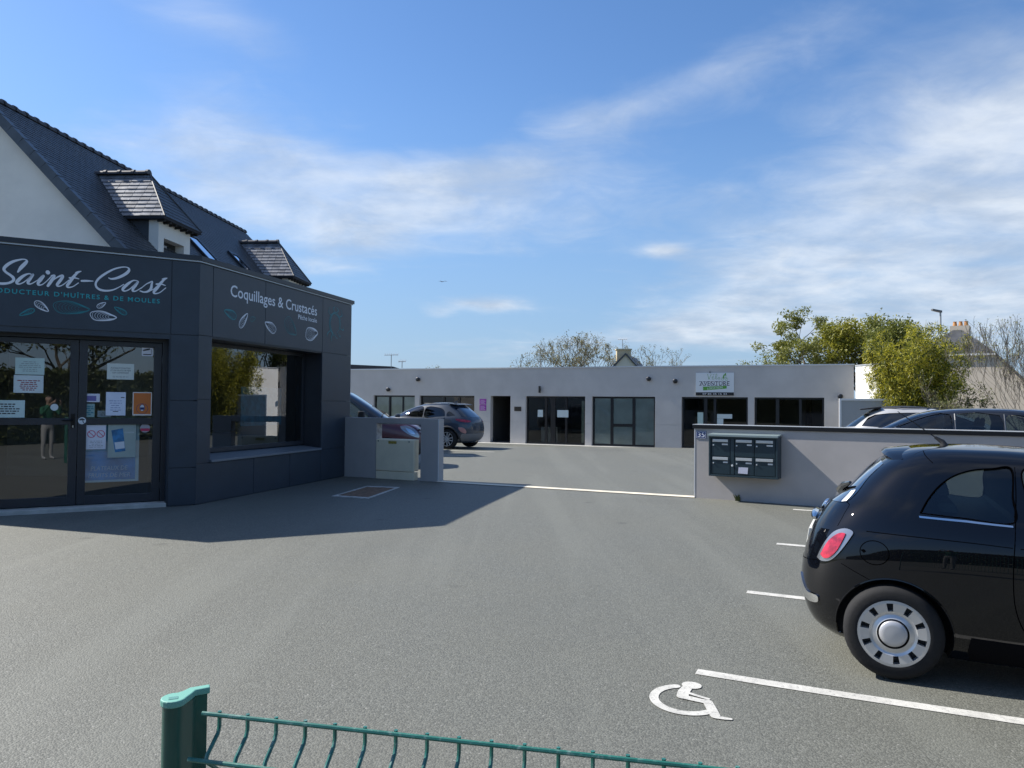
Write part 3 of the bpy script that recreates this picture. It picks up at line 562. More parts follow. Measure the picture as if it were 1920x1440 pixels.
# verge pieces, ridge tiles
nv = 13; vm = None
for i in range(nv):
    q0, q1 = -.25 + (SL + .25) * i / nv, -.25 + (SL + .25) * (i + 1) / nv
    MB().hexa([RF(-.06, q0, -.10), RF(.10, q0, -.10), RF(.10, q1, -.10), RF(-.06, q1, -.10), RF(-.06, q0 + .006, .085), RF(.10, q0 + .006, .085), RF(.10, q1 - .006, .078), RF(-.06, q1 - .006, .078)]).build('verge_slate', mat('slate_verge', (.075, .085, .098), .45, var=(3, .2)), house)
M_ridge = mat('ridge_tile', (.060, .055, .056), .55, var=(5, .3))
def ridge_tile(fm, L, r=.095):
    mb = MB(); n_ = 10
    for (x0, x1, k) in ((0, L, 1.0), (L - .05, L + .012, 1.22)):
        ring = [(r * k * math.cos(t_), r * k * math.sin(t_)) for t_ in np.linspace(-.15, PI + .15, n_)]
        mb.add([fm(x0, *p) for p in ring] + [fm(x1, *p) for p in ring], [(j, j + 1, n_ + j + 1, n_ + j) for j in range(n_ - 1)] + [tuple(range(n_)), tuple(range(n_, 2 * n_))])
    return mb
nt_ = 38; tl = HL / nt_
for i in range(nt_): ridge_tile(lambda x, y, z, i=i: H(i * tl + x, -HS + y, HR + .02 + z), tl - .004).build('ridge_tile', M_ridge, house, smooth=True)
# gutter with hopper
mb = MB(); mb.tube([H(-.05, .30, HZ - .22), H(HL, .30, HZ - .22)], .065, 10); mb.build('gutter', mat('gutter_white', (.70, .69, .66), .4), house, smooth=True)
mb = MB(); mb.lathe([(.05, 0), (.09, .03), (.11, .16), (.10, .16), (.04, .02)], lambda a_, b_, h: (H(.02, .34, 0)[0] + a_, H(.02, .34, 0)[1] + b_, HZ - .30 + h), 16); mb.tube([H(.02, .34, HZ - .28), H(.02, .34, HZ - 1.2)], .045, 10); mb.build('downpipe', MATS['gutter_white'], house, smooth=True)
M_lin = mat('zinc', (.42, .43, .44), .35, .7)
def clip_row(rows_fn, q, q1):   # extents of a trapezoid at two slope heights
    return rows_fn(q), rows_fn(q1)
for da, dz in ((2.44, 6.81), (10.27, 6.88)):
    ez = 5.60; hw = .84; fo = .08; ro = -.76; wl = .70
    def main_out(z): return -(z - HZ) / (HR - HZ) * HS     # where the main slope is at height z
    rb = main_out(dz); eb = main_out(ez)
    # dormer walls
    wz0 = HZ + .02
    mb = MB()
    for (a0, a1, z0, z1) in ((-wl, -.47, 4.35, ez), (.42, wl, 4.35, ez), (-.47, .42, 5.20, ez), (-.47, .42, 4.35, 4.55)): mb.hexa([H(da + a0, -.34, z0), H(da + a1, -.34, z0), H(da + a1, -.12, z0), H(da + a0, -.12, z0), H(da + a0, -.34, z1), H(da + a1, -.34, z1), H(da + a1, -.12, z1), H(da + a0, -.12, z1)])
    mb.build('dormer_wall', M_render, house)
    for sg in (-1, 1):
        A = da + sg * wl; Bq = da + sg * (wl - .10)
        MB().hexa([H(A, -1.2, 5.3), H(Bq, -1.2, 5.3), H(Bq, -.34, 4.4), H(A, -.34, 4.4), H(A, -1.2, ez), H(Bq, -1.2, ez), H(Bq, -.34, ez), H(A, -.34, ez)]).build('dormer_cheek', M_slate, house)
    MB().add([H(da - .47, -.33, 4.55), H(da + .42, -.33, 4.55), H(da + .42, -.33, 5.20), H(da - .47, -.33, 5.20)], [(0, 1, 2, 3)]).build('dormer_window', glass('house_glass', (.05, .05, .06), 1.4, 0, .02), house, fix=False)
    # hipped roof core
    R0, R1 = H(da, rb, dz - .05), H(da, ro, dz - .05)
    c = [H(da - hw, eb, ez), H(da - hw, fo, ez), H(da + hw, fo, ez), H(da + hw, eb, ez)]
    cb = [(p_[0], p_[1], p_[2] - .05) for p_ in c]
    MB().add(c + [R0, R1] + cb, [(0, 1, 5, 4), (1, 2, 5), (2, 3, 4, 5), (0, 4, 3), (0, 6, 7, 1), (1, 7, 8, 2), (2, 8, 9, 3), (9, 8, 7, 6), (0, 3, 9, 6)]).build('dormer_roof', MATS['roof_felt'], house)
    # slates of the side planes (one object each) and of the front hip
    for sg in (-1, 1):
        P00, P01 = np.array(H(da + sg * hw, eb, ez)), np.array(H(da + sg * hw, fo, ez)); P10, P11 = np.array(H(da, rb, dz - .05)), np.array(H(da, ro, dz - .05))
        nrm = np.cross(P01 - P00, P10 - P00); nrm /= np.linalg.norm(nrm)
        if nrm[2] < 0: nrm = -nrm
        rown = 11
        big = MB()
        for i in range(rown):
            v0, v1 = i / rown, min(1.0, (i + 1.12) / rown)
            L0, L1 = P00 + (P10 - P00) * v0, P01 + (P11 - P01) * v0; U0, U1 = P00 + (P10 - P00) * v1, P01 + (P11 - P01) * v1
            wd = np.linalg.norm(L1 - L0); k0 = -(i % 2) * .5
            n_ = int(wd / .23) + 2; dv = (L1 - L0) / wd
            for j in range(n_):
                x0, x1 = (j + k0) * .23, (j + k0 + 1) * .23
                def cl(x, lo): return min(max(x, 0), wd)
                xa, xb = cl(x0, 0), cl(x1, 0)
                if xb - xa < .03: continue
                # the upper edge stays inside the plane's own upper extent
                ua = np.dot(U0 - L0, dv); ub = np.dot(U1 - L0, dv); sl_ = (U0 - L0) - dv * ua
                xa2, xb2 = min(max(xa, ua), ub), max(min(xb, ub), ua)
                if xb2 - xa2 < .004: xb2 = xa2 + .004
                tlt = rr.uniform(0, .004)
                q = [L0 + dv * (xa + .007) + nrm * (.026 + tlt * 2), L0 + dv * (xb - .007) + nrm * (.026 + tlt), L0 + sl_ + dv * xb2 + nrm * .010, L0 + sl_ + dv * xa2 + nrm * .010, L0 + dv * (xa + .003) + nrm * .002, L0 + dv * (xb - .003) + nrm * .002]
                m_ = MB().add(q, [(0, 1, 2, 3), (4, 5, 1, 0), (0, 3, 4), (1, 5, 2)])
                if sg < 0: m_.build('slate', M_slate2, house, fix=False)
                else: big.add(q, [(0, 1, 2, 3), (4, 5, 1, 0)])
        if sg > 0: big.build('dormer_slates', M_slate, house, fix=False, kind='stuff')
        MB().tube([P00 + nrm * .03, P10 + nrm * .03], .018, 6).build('valley_flashing', M_lin, house)
    Pa, Pb, Pc = np.array(H(da - hw, fo, ez)), np.array(H(da + hw, fo, ez)), np.array(H(da, ro, dz - .05)); nrm = np.cross(Pb - Pa, Pc - Pa); nrm /= np.linalg.norm(nrm); nrm = nrm if nrm[2] > 0 else -nrm
    big = MB(); rown = 12
    for i in range(rown):
        v0, v1 = i / rown, min(1, (i + 1.15) / rown); L0, L1 = Pa + (Pc - Pa) * v0, Pb + (Pc - Pb) * v0; U0, U1 = Pa + (Pc - Pa) * v1, Pb + (Pc - Pb) * v1; n_ = max(1, int(np.linalg.norm(L1 - L0) / .22))
        for j in range(n_):
            f0, f1 = j / n_, (j + 1) / n_
            big.add([L0 + (L1 - L0) * f0 + nrm * .02, L0 + (L1 - L0) * (f1 - .01) + nrm * .02, U0 + (U1 - U0) * f1 + nrm * .01, U0 + (U1 - U0) * f0 + nrm * .01, L0 + (L1 - L0) * f0 + nrm * .002, L0 + (L1 - L0) * f1 + nrm * .002], [(0, 1, 2, 3), (4, 5, 1, 0)])
    big.build('hip_slates', M_slate, house, fix=False, kind='stuff')
    for q in ((Pa, Pc), (Pb, Pc)): MB().tube([q[0] + nrm * .02, q[1] + nrm * .02], .022, 6).build('hip_flashing', M_slate, house)
    n_ = 4; tl = (ro - rb) / n_
    for i in range(n_): ridge_tile(lambda x, y, z, i=i: H(da + y, rb + i * tl + x, dz - .03 + z), tl - .004, .085).build('ridge_tile', M_ridge, house, smooth=True)
    for j in range(7):
        x = -hw + .1 + j * (2 * hw - .2) / 6; MB().hexa([H(da + x - .025, -.12, ez - .10), H(da + x + .025, -.12, ez - .10), H(da + x + .025, fo - .03, ez - .09), H(da + x - .025, fo - .03, ez - .09), H(da + x - .025, -.12, ez - .05), H(da + x + .025, -.12, ez - .05), H(da + x + .025, fo - .03, ez - .05), H(da + x - .025, fo - .03, ez - .05)]).build('rafter_end', mat('dark_wood', (.03, .026, .024), .7), house)
for (a0, a1, q0, q1) in ((4.72, 5.42, .55, 1.75), (7.45, 8.0, .75, 1.8)):
    fr_ = MB()
    for (x0, x1, y0, y1) in ((a0, a0 + .07, q0, q1), (a1 - .07, a1, q0, q1), (a0 + .07, a1 - .07, q0, q0 + .07), (a0 + .07, a1 - .07, q1 - .10, q1)): fr_.hexa([RF(x0, y0, .05), RF(x1, y0, .05), RF(x1, y1, .05), RF(x0, y1, .05), RF(x0, y0, .13), RF(x1, y0, .13), RF(x1, y1, .13), RF(x0, y1, .13)])
    sk = fr_.build('roof_window', mat('skylight_frame', (.03, .032, .036), .4, .3), house)
    MB().add([RF(a0 + .06, q0 + .06, .11), RF(a1 - .06, q0 + .06, .11), RF(a1 - .06, q1 - .09, .11), RF(a0 + .06, q1 - .09, .11)], [(0, 1, 2, 3)]).build('pane', glass('skylight_glass', (.03, .03, .035), 2.0, 0, .22), sk, fix=False)

# ------------------------------------------------------------------ grey commercial building at the back of the yard
M_grey = mat('grey_render', (.53, .505, .48), .85, var=(.9, .06), var2=(.5, .4, (.45, .43, .405)), bump=(90, .2, .003))
M_frame = mat('black_frame', (.012, .013, .016), .35)
M_bglass = glass('back_glass', (.70, .75, .74), 1.3)
shops = thing('commercial_building', 'long low grey rendered building with dark shopfronts at the back of the yard', 'building', FB(0, 0, -.2))
ops = [(-9.94, -7.62, .35), (-7.35, -4.45, -.2), (-3.62, -2.63, -.2), (-1.88, .91, -.2), (1.22, 3.98, -.2), (5.09, 7.73, -.2), (7.98, 10.57, .35)]
ZL, ZR, S0, S1 = 1.95, 3.20, -14.0, 11.62
mb = MB(); mb.fbox(FB, S0, S1, -.28, 0, ZL, ZR)
xs = [S0] + [v for a_, b_, z_ in ops for v in (a_, b_)] + [S1]
for i in range(0, len(xs), 2): mb.fbox(FB, xs[i], xs[i + 1], -.28, 0, -.3, ZL - .0005)
for a_, b_, z_ in ops:
    if z_ > 0: mb.fbox(FB, a_, b_, -.28, -.001, -.3, z_)
mb.build('wall', M_grey, shops)
mb = MB(); mb.fbox(FB, S0, S1, -7.2, -7.0, -.3, ZR - .1); mb.fbox(FB, S0, S0 + .2, -7.0, -.28, -.3, ZR - .1); mb.fbox(FB, S1 - .2, S1, -7.0, -.28, -.3, ZR)
for s_ in (-4.2, -2.2, 4.5): mb.fbox(FB, s_, s_ + .12, -7.0, -.28, -.3, 2.6)
mb.build('inner_wall', mat('inner_grey', (.22, .22, .21), .8), shops)
fbox('roof', mat('flat_roof', (.25, .25, .25), .9), shops, FB, S0, S1, -7.2, -.02, 2.75, 2.95)
fbox('floor', mat('inner_floor', (.14, .14, .14), .5), shops, FB, S0, S1, -7.0, -.02, -.30, -.16)
MB().fbox(FB, S0 - .05, S1 + .03, -.33, .035, ZR, ZR + .05).build('coping', mat('coping_metal', (.62, .63, .64), .35, .5), shops)
def fp(s0, s1, z0, z1): return fbox('facade_panel', M_grey, shops, FB, s0 + .008, s1 - .008, .0005, .014, z0 + .008, z1 - .008)
for (s0, s1) in ((-4.45, -3.62), (-2.63, -1.88), (.91, 1.22), (3.98, 5.09), (10.57, 11.62), (7.73, 7.98), (-7.62, -7.35)):
    for z0, z1 in ((-.2, .78), (.78, 1.78)): fp(s0, s1, z0, z1)
def bwindow(s0, s1, z0, z1, mull, name='window', rails=(), door=None):
    fr_ = MB(); o0, o1 = -.20, -.13
    for (a_, b_, c_, d_) in ((s0, s0 + .07, z0, z1), (s1 - .07, s1, z0, z1), (s0 + .07, s1 - .07, z0, z0 + .08), (s0 + .07, s1 - .07, z1 - .07, z1)): fr_.fbox(FB, a_, b_, o0, o1, c_, d_)
    for m_, wd in mull: fr_.fbox(FB, m_ - wd / 2, m_ + wd / 2, o0 + .002, o1 + .003, z0 + .08, z1 - .07)
    for (a_, b_, z_, wd) in rails: fr_.fbox(FB, a_, b_, o0 + .004, o1 - .002, z_ - wd / 2, z_ + wd / 2)
    wn = fr_.build(name, M_frame, shops)
    edges = [s0 + .06] + [m_ for m_, _ in mull] + [s1 - .06]
    for a_, b_ in zip(edges[:-1], edges[1:]): MB().add([FB(a_, -.165, z0 + .06), FB(b_, -.165, z0 + .06), FB(b_, -.165, z1 - .06), FB(a_, -.165, z1 - .06)], [(0, 1, 2, 3)]).build('pane', M_bglass, wn, fix=False)
    return wn
bwindow(-9.94, -7.62, .35, ZL, [(-9.1, .09), (-8.35, .07)]); bwindow(-7.35, -4.45, -.18, ZL, [(-6.1, .08), (-5.3, .12)], rails=((-5.3, -4.5, .9, .06),))
bwindow(-1.88, .91, -.18, ZL, [(-.95, .10), (-.62, .22), (.0, .10)], 'glazed_door'); bwindow(1.22, 3.98, -.18, ZL, [(2.08, .12), (3.04, .12)], rails=((2.14, 2.98, .72, .10),))
bwindow(5.09, 7.73, -.18, ZL, [(6.05, .13), (6.42, .10)], 'glazed_door'); bwindow(7.98, 10.57, .35, ZL, [(8.85, .13), (9.7, .10)])
# frosted film, blinds, furniture and plants seen through the glass
M_frost = mat('frosted_film', (.62, .65, .62), .7, var=(1.5, .12))
for (s0, s1, z0, z1) in ((1.30, 2.02, -.1, 1.88), (2.14, 2.98, -.1, .66), (2.14, 2.98, .78, 1.88), (3.10, 3.90, -.1, 1.88), (-9.02, -8.40, .45, 1.88), (-8.30, -7.70, .45, 1.88), (-9.86, -9.16, .45, 1.88)): fbox('window_film', M_frost, shops, FB, s0, s1, -.185, -.175, z0, z1)
fbox('window_film', mat('blind_pale', (.46, .48, .38), .8), shops, FB, .66, .83, -.30, -.29, -.1, 1.75)
fbox('counter', mat('desk_white', (.42, .40, .38), .6), shops, FB, -1.55, -.75, -1.6, -1.1, -.15, .55); fbox('counter', mat('desk_white', (.42, .40, .38)), shops, FB, 5.3, 6.4, -2.6, -2.0, -.15, .7)
# doorstep strip in front
MB().fbox(FB, -4.4, 11.6, .02, .55, -.30, -.185).build('kerb_strip', M_conc, shops)
for k, (s_, z_) in enumerate(((-9.06, 2.23), (-7.41, 2.72), (3.73, 2.70), (4.84, 2.60), (11.15, 2.0))):
    t = thing('wall_lamp', ['round black wall lamp low above the left windows, near the red van', 'round black wall lamp high above the left windows, over the grey car', 'round black wall lamp above the frosted window', 'round black wall lamp beside the bicycle hire sign', 'round black wall lamp by the corner next to the white end wall'][k], 'wall lamp', FB(s_, 0, z_), group='round black lamps on the grey facade')
    f = lambda a_, b_, h, s_=s_, z_=z_: FB(s_ + a_, h, z_ + b_)
    MB().lathe([(.0, .0), (.055, .0), (.055, .03), (.0, .03)], f, 16).build('base', M_frame, t); MB().lathe([(.0, .03), (.085, .03), (.095, .06), (.095, .14), (.07, .16), (0, .16)], f, 20).build('lamp_head', M_frame, t, smooth=True)
t = thing('wall_lamp', 'slim upright black cylinder lamp above the glazed double door', 'wall lamp', FB(-1.19, 0, 2.25)); fbox('base', M_frame, t, FB, -1.22, -1.16, 0, .05, 2.20, 2.30); MB().tube([FB(-1.19, .09, 2.10), FB(-1.19, .09, 2.40)], .05, 14).build('lamp_head', M_frame, t, smooth=True)
for k, z_ in enumerate((1.55, 1.27)):
    o = fbox('notice_plate', mat('purple_plate', (.30, .03, .34), .4), None, FB, -4.17, -3.83, .015, .025, z_, z_ + .26); tag(o, ['upper purple notice plate left of the dark passage', 'lower purple notice plate left of the dark passage'][k], 'sign', 'purple plates on the grey facade')
    mb = MB()
    for i in range(4): mb.fbox(FB, -4.13, -3.87 - .05 * (i % 2), .026, .0265, z_ + .04 + i * .05, z_ + .058 + i * .05)
    mb.build('print', mat('purple_pale', (.62, .45, .66), .5), o)
o = fbox('notice_plate', mat('black_plate', (.010, .010, .012), .3), None, FB, -2.43, -2.09, .015, .028, 1.27, 1.47); tag(o, 'small black name plate between the passage and the glazed door', 'sign')
for k, (s0, s1, z0, z1) in enumerate(((-1.35, -1.10, 1.02, 1.34), (-.42, .10, 1.02, 1.34))):
    tag(fbox('notice', mat('paper_cool', (.58, .66, .66), .7), None, FB, s0, s1, -.128, -.125, z0, z1), ['small pale notice on the left leaf of the back glazed door', 'wide pale notice on the right pane of the back glazed door'][k], 'notice')
tag(fbox('notice', mat('paper_mint', (.45, .58, .54), .7), None, FB, 5.72, 5.95, -.128, -.125, .72, 1.32), 'narrow mint notice on the door under the bicycle hire sign', 'notice')
o = MB(); o.fbox(FB, 6.50, 7.10, -.16, -.157, 1.08, 1.26); o.fbox(FB, 6.50, 6.75, -.1605, -.1575, .78, 1.075); tag(o.build('notice', mat('paper_cool', (.58, .66, .66))), 'L-shaped pair of pale blue notices inside the bicycle hire window', 'notice')
# bicycle hire sign
t = thing('hire_sign', 'white sign with green and black lettering for bicycle hire on facade', 'sign', FB(6.43, 0, 2.0))
MB().fbox(FB, 5.67, 7.19, .004, .03, 2.015, 2.945).build('board', mat('sign_white', (.66, .70, .72), .45), t)
MB().fbox(FB, 5.67, 7.19, .0305, .033, 2.015, 2.145).build('number_band', mat('sign_black', (.01, .01, .014), .5), t)
bm_ = lambda o: (lambda x, y: FB(x, o, y))
words('07 85 35 15 33', bm_(.035), 5.95, 6.91, 2.045, .068, 'lettering', M_white, t)
mb = MB(); put_text(mb, 'AVENTURE', bm_(.032), 5.83, 7.01, 2.425, .165); 
for i, x in enumerate(np.linspace(5.86, 6.97, 8)):
    mb.fbox(FB, x - .05, x + .05, .0325, .033, 2.418, 2.435); mb.fbox(FB, x - .05, x + .05, .0325, .033, 2.575, 2.592)
mb.build('lettering', mat('sign_ink', (.02, .015, .04), .5), t, fix=False)
mb = MB(); G_ = mat('sign_green', (.10, .32, .04), .5)
for k, st in enumerate([[(6.14, 2.90, .012), (6.17, 2.80, .014), (6.20, 2.68, .016), (6.25, 2.80, .012), (6.30, 2.90, .010)], [(6.32, 2.74, .010), (6.38, 2.76, .010), (6.37, 2.80, .010), (6.33, 2.77, .012), (6.33, 2.70, .012), (6.38, 2.68, .010), (6.42, 2.71, .008)], [(6.36, 2.84, .010), (6.41, 2.88, .012)], [(6.46, 2.70, .008), (6.52, 2.82, .010), (6.50, 2.90, .010), (6.47, 2.80, .012), (6.48, 2.69, .012), (6.54, 2.70, .010)], [(6.60, 2.76, .012), (6.56, 2.72, .012), (6.60, 2.675, .012), (6.64, 2.72, .012), (6.60, 2.76, .012)]]): ribbon(mb, st, bm_(.032 + .0003 * k), n=6)
for k, (cx, cz, r_) in enumerate(((6.74, 2.69, .055), (6.90, 2.68, .055))): ribbon(mb, [(cx + r_ * math.cos(q), cz + r_ * math.sin(q), .010) for q in np.linspace(0, 2 * PI, 14, endpoint=False)], bm_(.032), closed=True, n=2)
ribbon(mb, [(6.74, 2.69, .012), (6.80, 2.76, .014), (6.88, 2.75, .014), (6.90, 2.68, .012)], bm_(.0326), n=4); ribbon(mb, [(6.80, 2.70, .03), (6.78, 2.80, .05), (6.85, 2.87, .04), (6.88, 2.80, .02)], bm_(.033), n=4)
mb.disc(lambda a_, b_, h: FB(6.86 + a_, .0334, 2.90 + b_), .026, 14); mb.build('green_drawing', G_, t, fix=False)
MB().add([FB(5.97, .0335, 2.22), FB(6.90, .0335, 2.30), FB(6.91, .0335, 2.41), FB(5.96, .0335, 2.37)], [(0, 1, 2, 3)]).build('green_band', G_, t, fix=False)
mb = MB(); put_text(mb, 'LOCATION', lambda x, y: FB(x, .0345, y + (x - 6.15) * .085), 6.14, 6.74, 2.262, .078); mb.build('lettering', M_white, t, fix=False)
fbox('bracket', M_frame, t, FB, 6.22, 6.26, .0, .05, 2.95, 2.99)
# white end wall with the grey screen in front
aN = (math.sin(aB), -math.cos(aB)); E0 = FB(11.66, 0, 0)
FN = frame(E0[:2], (.14, -.99), (-.99, -.14))
t = thing('end_wall', 'bright white rendered wall end projecting from the grey building beside the bamboo', 'wall', (E0[0], E0[1], -.2))
fbox('wall', mat('bright_render', (.78, .77, .75), .85, var=(2, .04)), t, FN, .04, 1.55, -.22, 0, -.3, 3.16); fbox('coping', MATS['coping_metal'], t, FN, .0405, 1.58, -.25, .03, 3.16, 3.20)
aS = rad(-14); FS = frame(FB(11.1, 2.2, 0)[:2], (math.cos(aS), math.sin(aS)), (math.sin(aS), -math.cos(aS)))
t = thing('yard_screen', 'grey screen panel in a white frame below the white end wall', 'screen', FS(0, 0, -.1))
mb = MB(); mb.fbox(FS, 0, .07, -.04, .04, -.15, 1.90); mb.fbox(FS, 1.93, 2.0, -.04, .04, -.15, 1.90); mb.fbox(FS, .07, 1.93, -.04, .04, 1.83, 1.90); mb.build('frame', mat('white_frame', (.75, .75, .74), .4), t)
fbox('panel', mat('screen_grey', (.36, .37, .37), .6), t, FS, .07, 1.93, -.012, .012, -.1, 1.83)

# ------------------------------------------------------------------ the two low walls of the entrance
M_wall = mat('wall_render', (.43, .40, .38), .86, var=(1.3, .07), var2=(.8, .4, (.36, .34, .325)), bump=(140, .35, .003))
M_cut = mat('raw_block', (.40, .37, .35), .95, var=(12, .3), bump=(30, .8, .01))
lw = thing('entrance_wall', 'low grey rendered wall with a cut-out opening, beside the dark shop', 'wall', FG(0, 0, .03))
WT = 1.285
mb = MB(); mb.fbox(FG, -.02, .79, -.20, 0, -.05, WT); mb.fbox(FG, 1.865, 2.28, -.20, 0, -.05, WT); mb.fbox(FG, .79, 1.865, -.20, 0, 1.175, WT); mb.build('wall', M_wall, lw, bevel=.006)
fbox('raw_edge', M_cut, lw, FG, .7905, .799, -.195, -.012, .0, 1.173); fbox('raw_edge', M_cut, lw, FG, .815, 1.86, -.195, -.012, 1.160, 1.1745)
fbox('corner_bead', mat('bead_white', (.62, .62, .62), .5), lw, FG, 2.268, 2.284, -.003, .004, .0, WT + .001)
# utility cabinet standing in the opening
cabt = thing('utility_cabinet', 'cream electricity meter cabinet standing in the wall opening', 'cabinet', FG(1.24, .1, .04))
M_cab = mat('cabinet_cream', (.84, .75, .55), .5, var=(3, .05), var2=(1.5, .3, (.74, .68, .54)))
mb = MB(); mb.fbox(FG, .82, 1.72, -.17, -.030, .24, .86); mb.build('body', M_cab, cabt, bevel=.012)
fbox('door', M_cab, cabt, FG, .80, 1.715, -.0295, .010, .215, .85, bevel=.01); fbox('plinth', M_cab, cabt, FG, .80, 1.715, -.15, .006, -.02, .205, bevel=.008); fbox('label', mat('label_yellow', (.36, .27, .05), .5, var=(40, .35)), cabt, FG, 1.105, 1.30, .0105, .013, .765, .82)
for s_ in (.855, 1.60): MB().lathe([(0, .0105), (.014, .0105), (.012, .017), (0, .017)], lambda a_, b_, h, s_=s_: FG(s_ + a_, h, .815 + b_), 10).build('screw', M_frame, cabt)
# right wall, turned a little more towards the road
aQ = rad(-31); _p = FG(7.29, 0, 0); FGL = FG; FQ = frame(_p[:2], (math.cos(aQ), math.sin(aQ)), (math.sin(aQ), -math.cos(aQ)))
def FG(s_, o, z): return FQ(s_ - 7.29, o, z)
rwl = thing('mailbox_wall', 'long low grey rendered wall with dark coping that carries the mailboxes', 'wall', FG(7.29, 0, .03))
mb = MB(); mb.fbox(FG, 7.29, 22, -.20, 0, -.3, 1.215); mb.build('wall', M_wall, rwl, bevel=.004)
MB().fbox(FG, 7.262, 22, -.225, .025, 1.216, 1.275).build('coping', mat('coping_black', (.012, .012, .014), .3, .2), rwl, bevel=.004)
fbox('coping_edge', mat('coping_top', (.58, .58, .57), .4, .4), rwl, FG, 7.26, 22, -.228, .027, 1.2755, 1.285)
fbox('corner_bead', MATS['bead_white'], rwl, FG, 7.284, 7.300, -.003, .004, .0, 1.213)
# number plate
t = thing('house_number', 'blue enamel plate with white house number on the grey wall', 'number plate', FG(7.40, .0, 1.05))
fbox('plate', mat('enamel_blue', (.012, .035, .16), .25, coat=.5), t, FG, 7.315, 7.49, .001, .008, 1.045, 1.175, bevel=.002)
mb = MB()
for (a_, b_, c_, d_) in ((7.325, 7.48, 1.163, 1.168), (7.325, 7.48, 1.052, 1.057), (7.325, 7.33, 1.057, 1.163), (7.475, 7.48, 1.057, 1.163)): mb.fbox(FG, a_, b_, .0082, .0088, c_, d_)
put_text(mb, '35', lambda x, y: FG(x, .0092, y), 7.345, 7.46, 1.072, .077); put_text(mb, '35', lambda x, y: FG(x + .003, .0096, y), 7.345, 7.46, 1.072, .077); mb.build('number', M_white, t, fix=False)
# mailboxes
t = thing('mailbox_unit', 'dark teal bank of six mailboxes under a pale metal roof on the wall', 'mailboxes', FG(8.15, 0, .45))
M_mail = mat('mailbox_teal', (.016, .036, .048), .38, var=(5, .1)); M_alu = mat('aluminium', (.62, .63, .63), .35, .6); M_maild = mat('mailbox_door', (.013, .031, .043), .34)
m0, m1, mz0, mz1, md = 7.61, 8.70, .455, 1.10, .27
mb = MB()
for (a_, b_, c_, d_) in ((m0, m0 + .03, mz0, mz1), (m1 - .03, m1, mz0, mz1), (m0 + .03, m1 - .03, mz0, mz0 + .03), (m0 + .03, m1 - .03, mz1 - .025, mz1)): mb.fbox(FG, a_, b_, .002, md, c_, d_)
mb.fbox(FG, m0 + .03, m1 - .03, .003, md - .03, mz0 + .03, mz1 - .025); mb.build('case', M_mail, t, bevel=.003)
MB().hexa([FG(m0 - .01, .0, 1.135), FG(m1 + .01, .0, 1.135), FG(m1 + .01, md + .035, 1.101), FG(m0 - .01, md + .035, 1.101), FG(m0 - .01, .0, 1.15), FG(m1 + .01, .0, 1.15), FG(m1 + .01, md + .035, 1.135), FG(m0 - .01, md + .035, 1.135)]).build('roof', mat('mail_roof', (.24, .30, .30), .4, .3), t, bevel=.003)
cols_ = ((7.655, 7.955), (8.03, 8.335), (8.345, 8.66)); rws = ((.785, 1.065), (.495, .775))
for c_, (a_, b_) in enumerate(cols_):
    for r_, (z0, z1) in enumerate(rws):
        d_ = fbox('mailbox_door', M_maild, t, FG, a_, b_, md - .029, md - .008, z0, z1, bevel=.003)
        MB().fbox(FG, a_ + .02, b_ - .03, md - .008, md + .004, z1 - .052, z1 - .008).build('slot_flap', M_alu, d_, bevel=.003)
        fbox('name_label', mat('label_white', (.66, .66, .64), .5), d_, FG, b_ - .13 + .02 * ((c_ + r_) % 2), b_ - .035, md - .0079, md - .005, z1 - .10, z1 - .077)
        MB().lathe([(0, -.008), (.012, -.008), (.012, .004), (0, .006)], lambda x, y, h, a_=a_, z1=z1: FG(a_ + .035 + x, md + h, z1 - .105 + y), 12).build('lock', M_alu, d_)
fbox('post_strip', M_mail, t, FG, 7.965, 8.02, md - .029, md - .006, .495, 1.065); MB().lathe([(0, -.006), (.017, -.006), (.017, .003), (0, .004)], lambda x, y, h: FG(7.993 + x, md + h, .64 + y), 14).build('master_lock', mat('lock_bright', (.8, .8, .78), .3, .3), t)
MB().add([FG(8.095, md - .004, .62), FG(8.245, md - .004, .618), FG(8.235, md - .004, .515), FG(8.085, md - .004, .52)], [(0, 1, 2, 3)]).build('taped_note', mat('note_pale', (.55, .56, .66), .5), t, fix=False)
# weeds at the foot of the wall
wm_ = leafmat('weed', (.05, .08, .02), (.10, .12, .04), .2)
for k, s_ in enumerate((8.02, 9.72, 9.78)):
    mb = MB(); rr_ = random.Random(k)
    for i in range(14):
        a_ = rr_.uniform(0, 2 * PI); l = rr_.uniform(.05, .13); b_ = FG(s_ + rr_.uniform(-.04, .04), .03, .045); tip = (b_[0] + math.cos(a_) * l * .5, b_[1] + math.sin(a_) * l * .5, b_[2] + l)
        mb.add([(b_[0] - .006, b_[1], b_[2]), (b_[0] + .006, b_[1], b_[2]), ((b_[0] + tip[0]) / 2 + .012, (b_[1] + tip[1]) / 2, b_[2] + l * .6), tip, ((b_[0] + tip[0]) / 2 - .012, (b_[1] + tip[1]) / 2, b_[2] + l * .6)], [(0, 1, 2, 3, 4)])
    tag(mb.build('weed_tuft', wm_, fix=False), ['tiny weed at the wall foot below the mailboxes', 'smaller weed tuft at the wall foot by the hatchback tail', 'weed tuft at the wall foot closest to the hatchback tail'][k], 'weed', 'weeds along the wall foot')

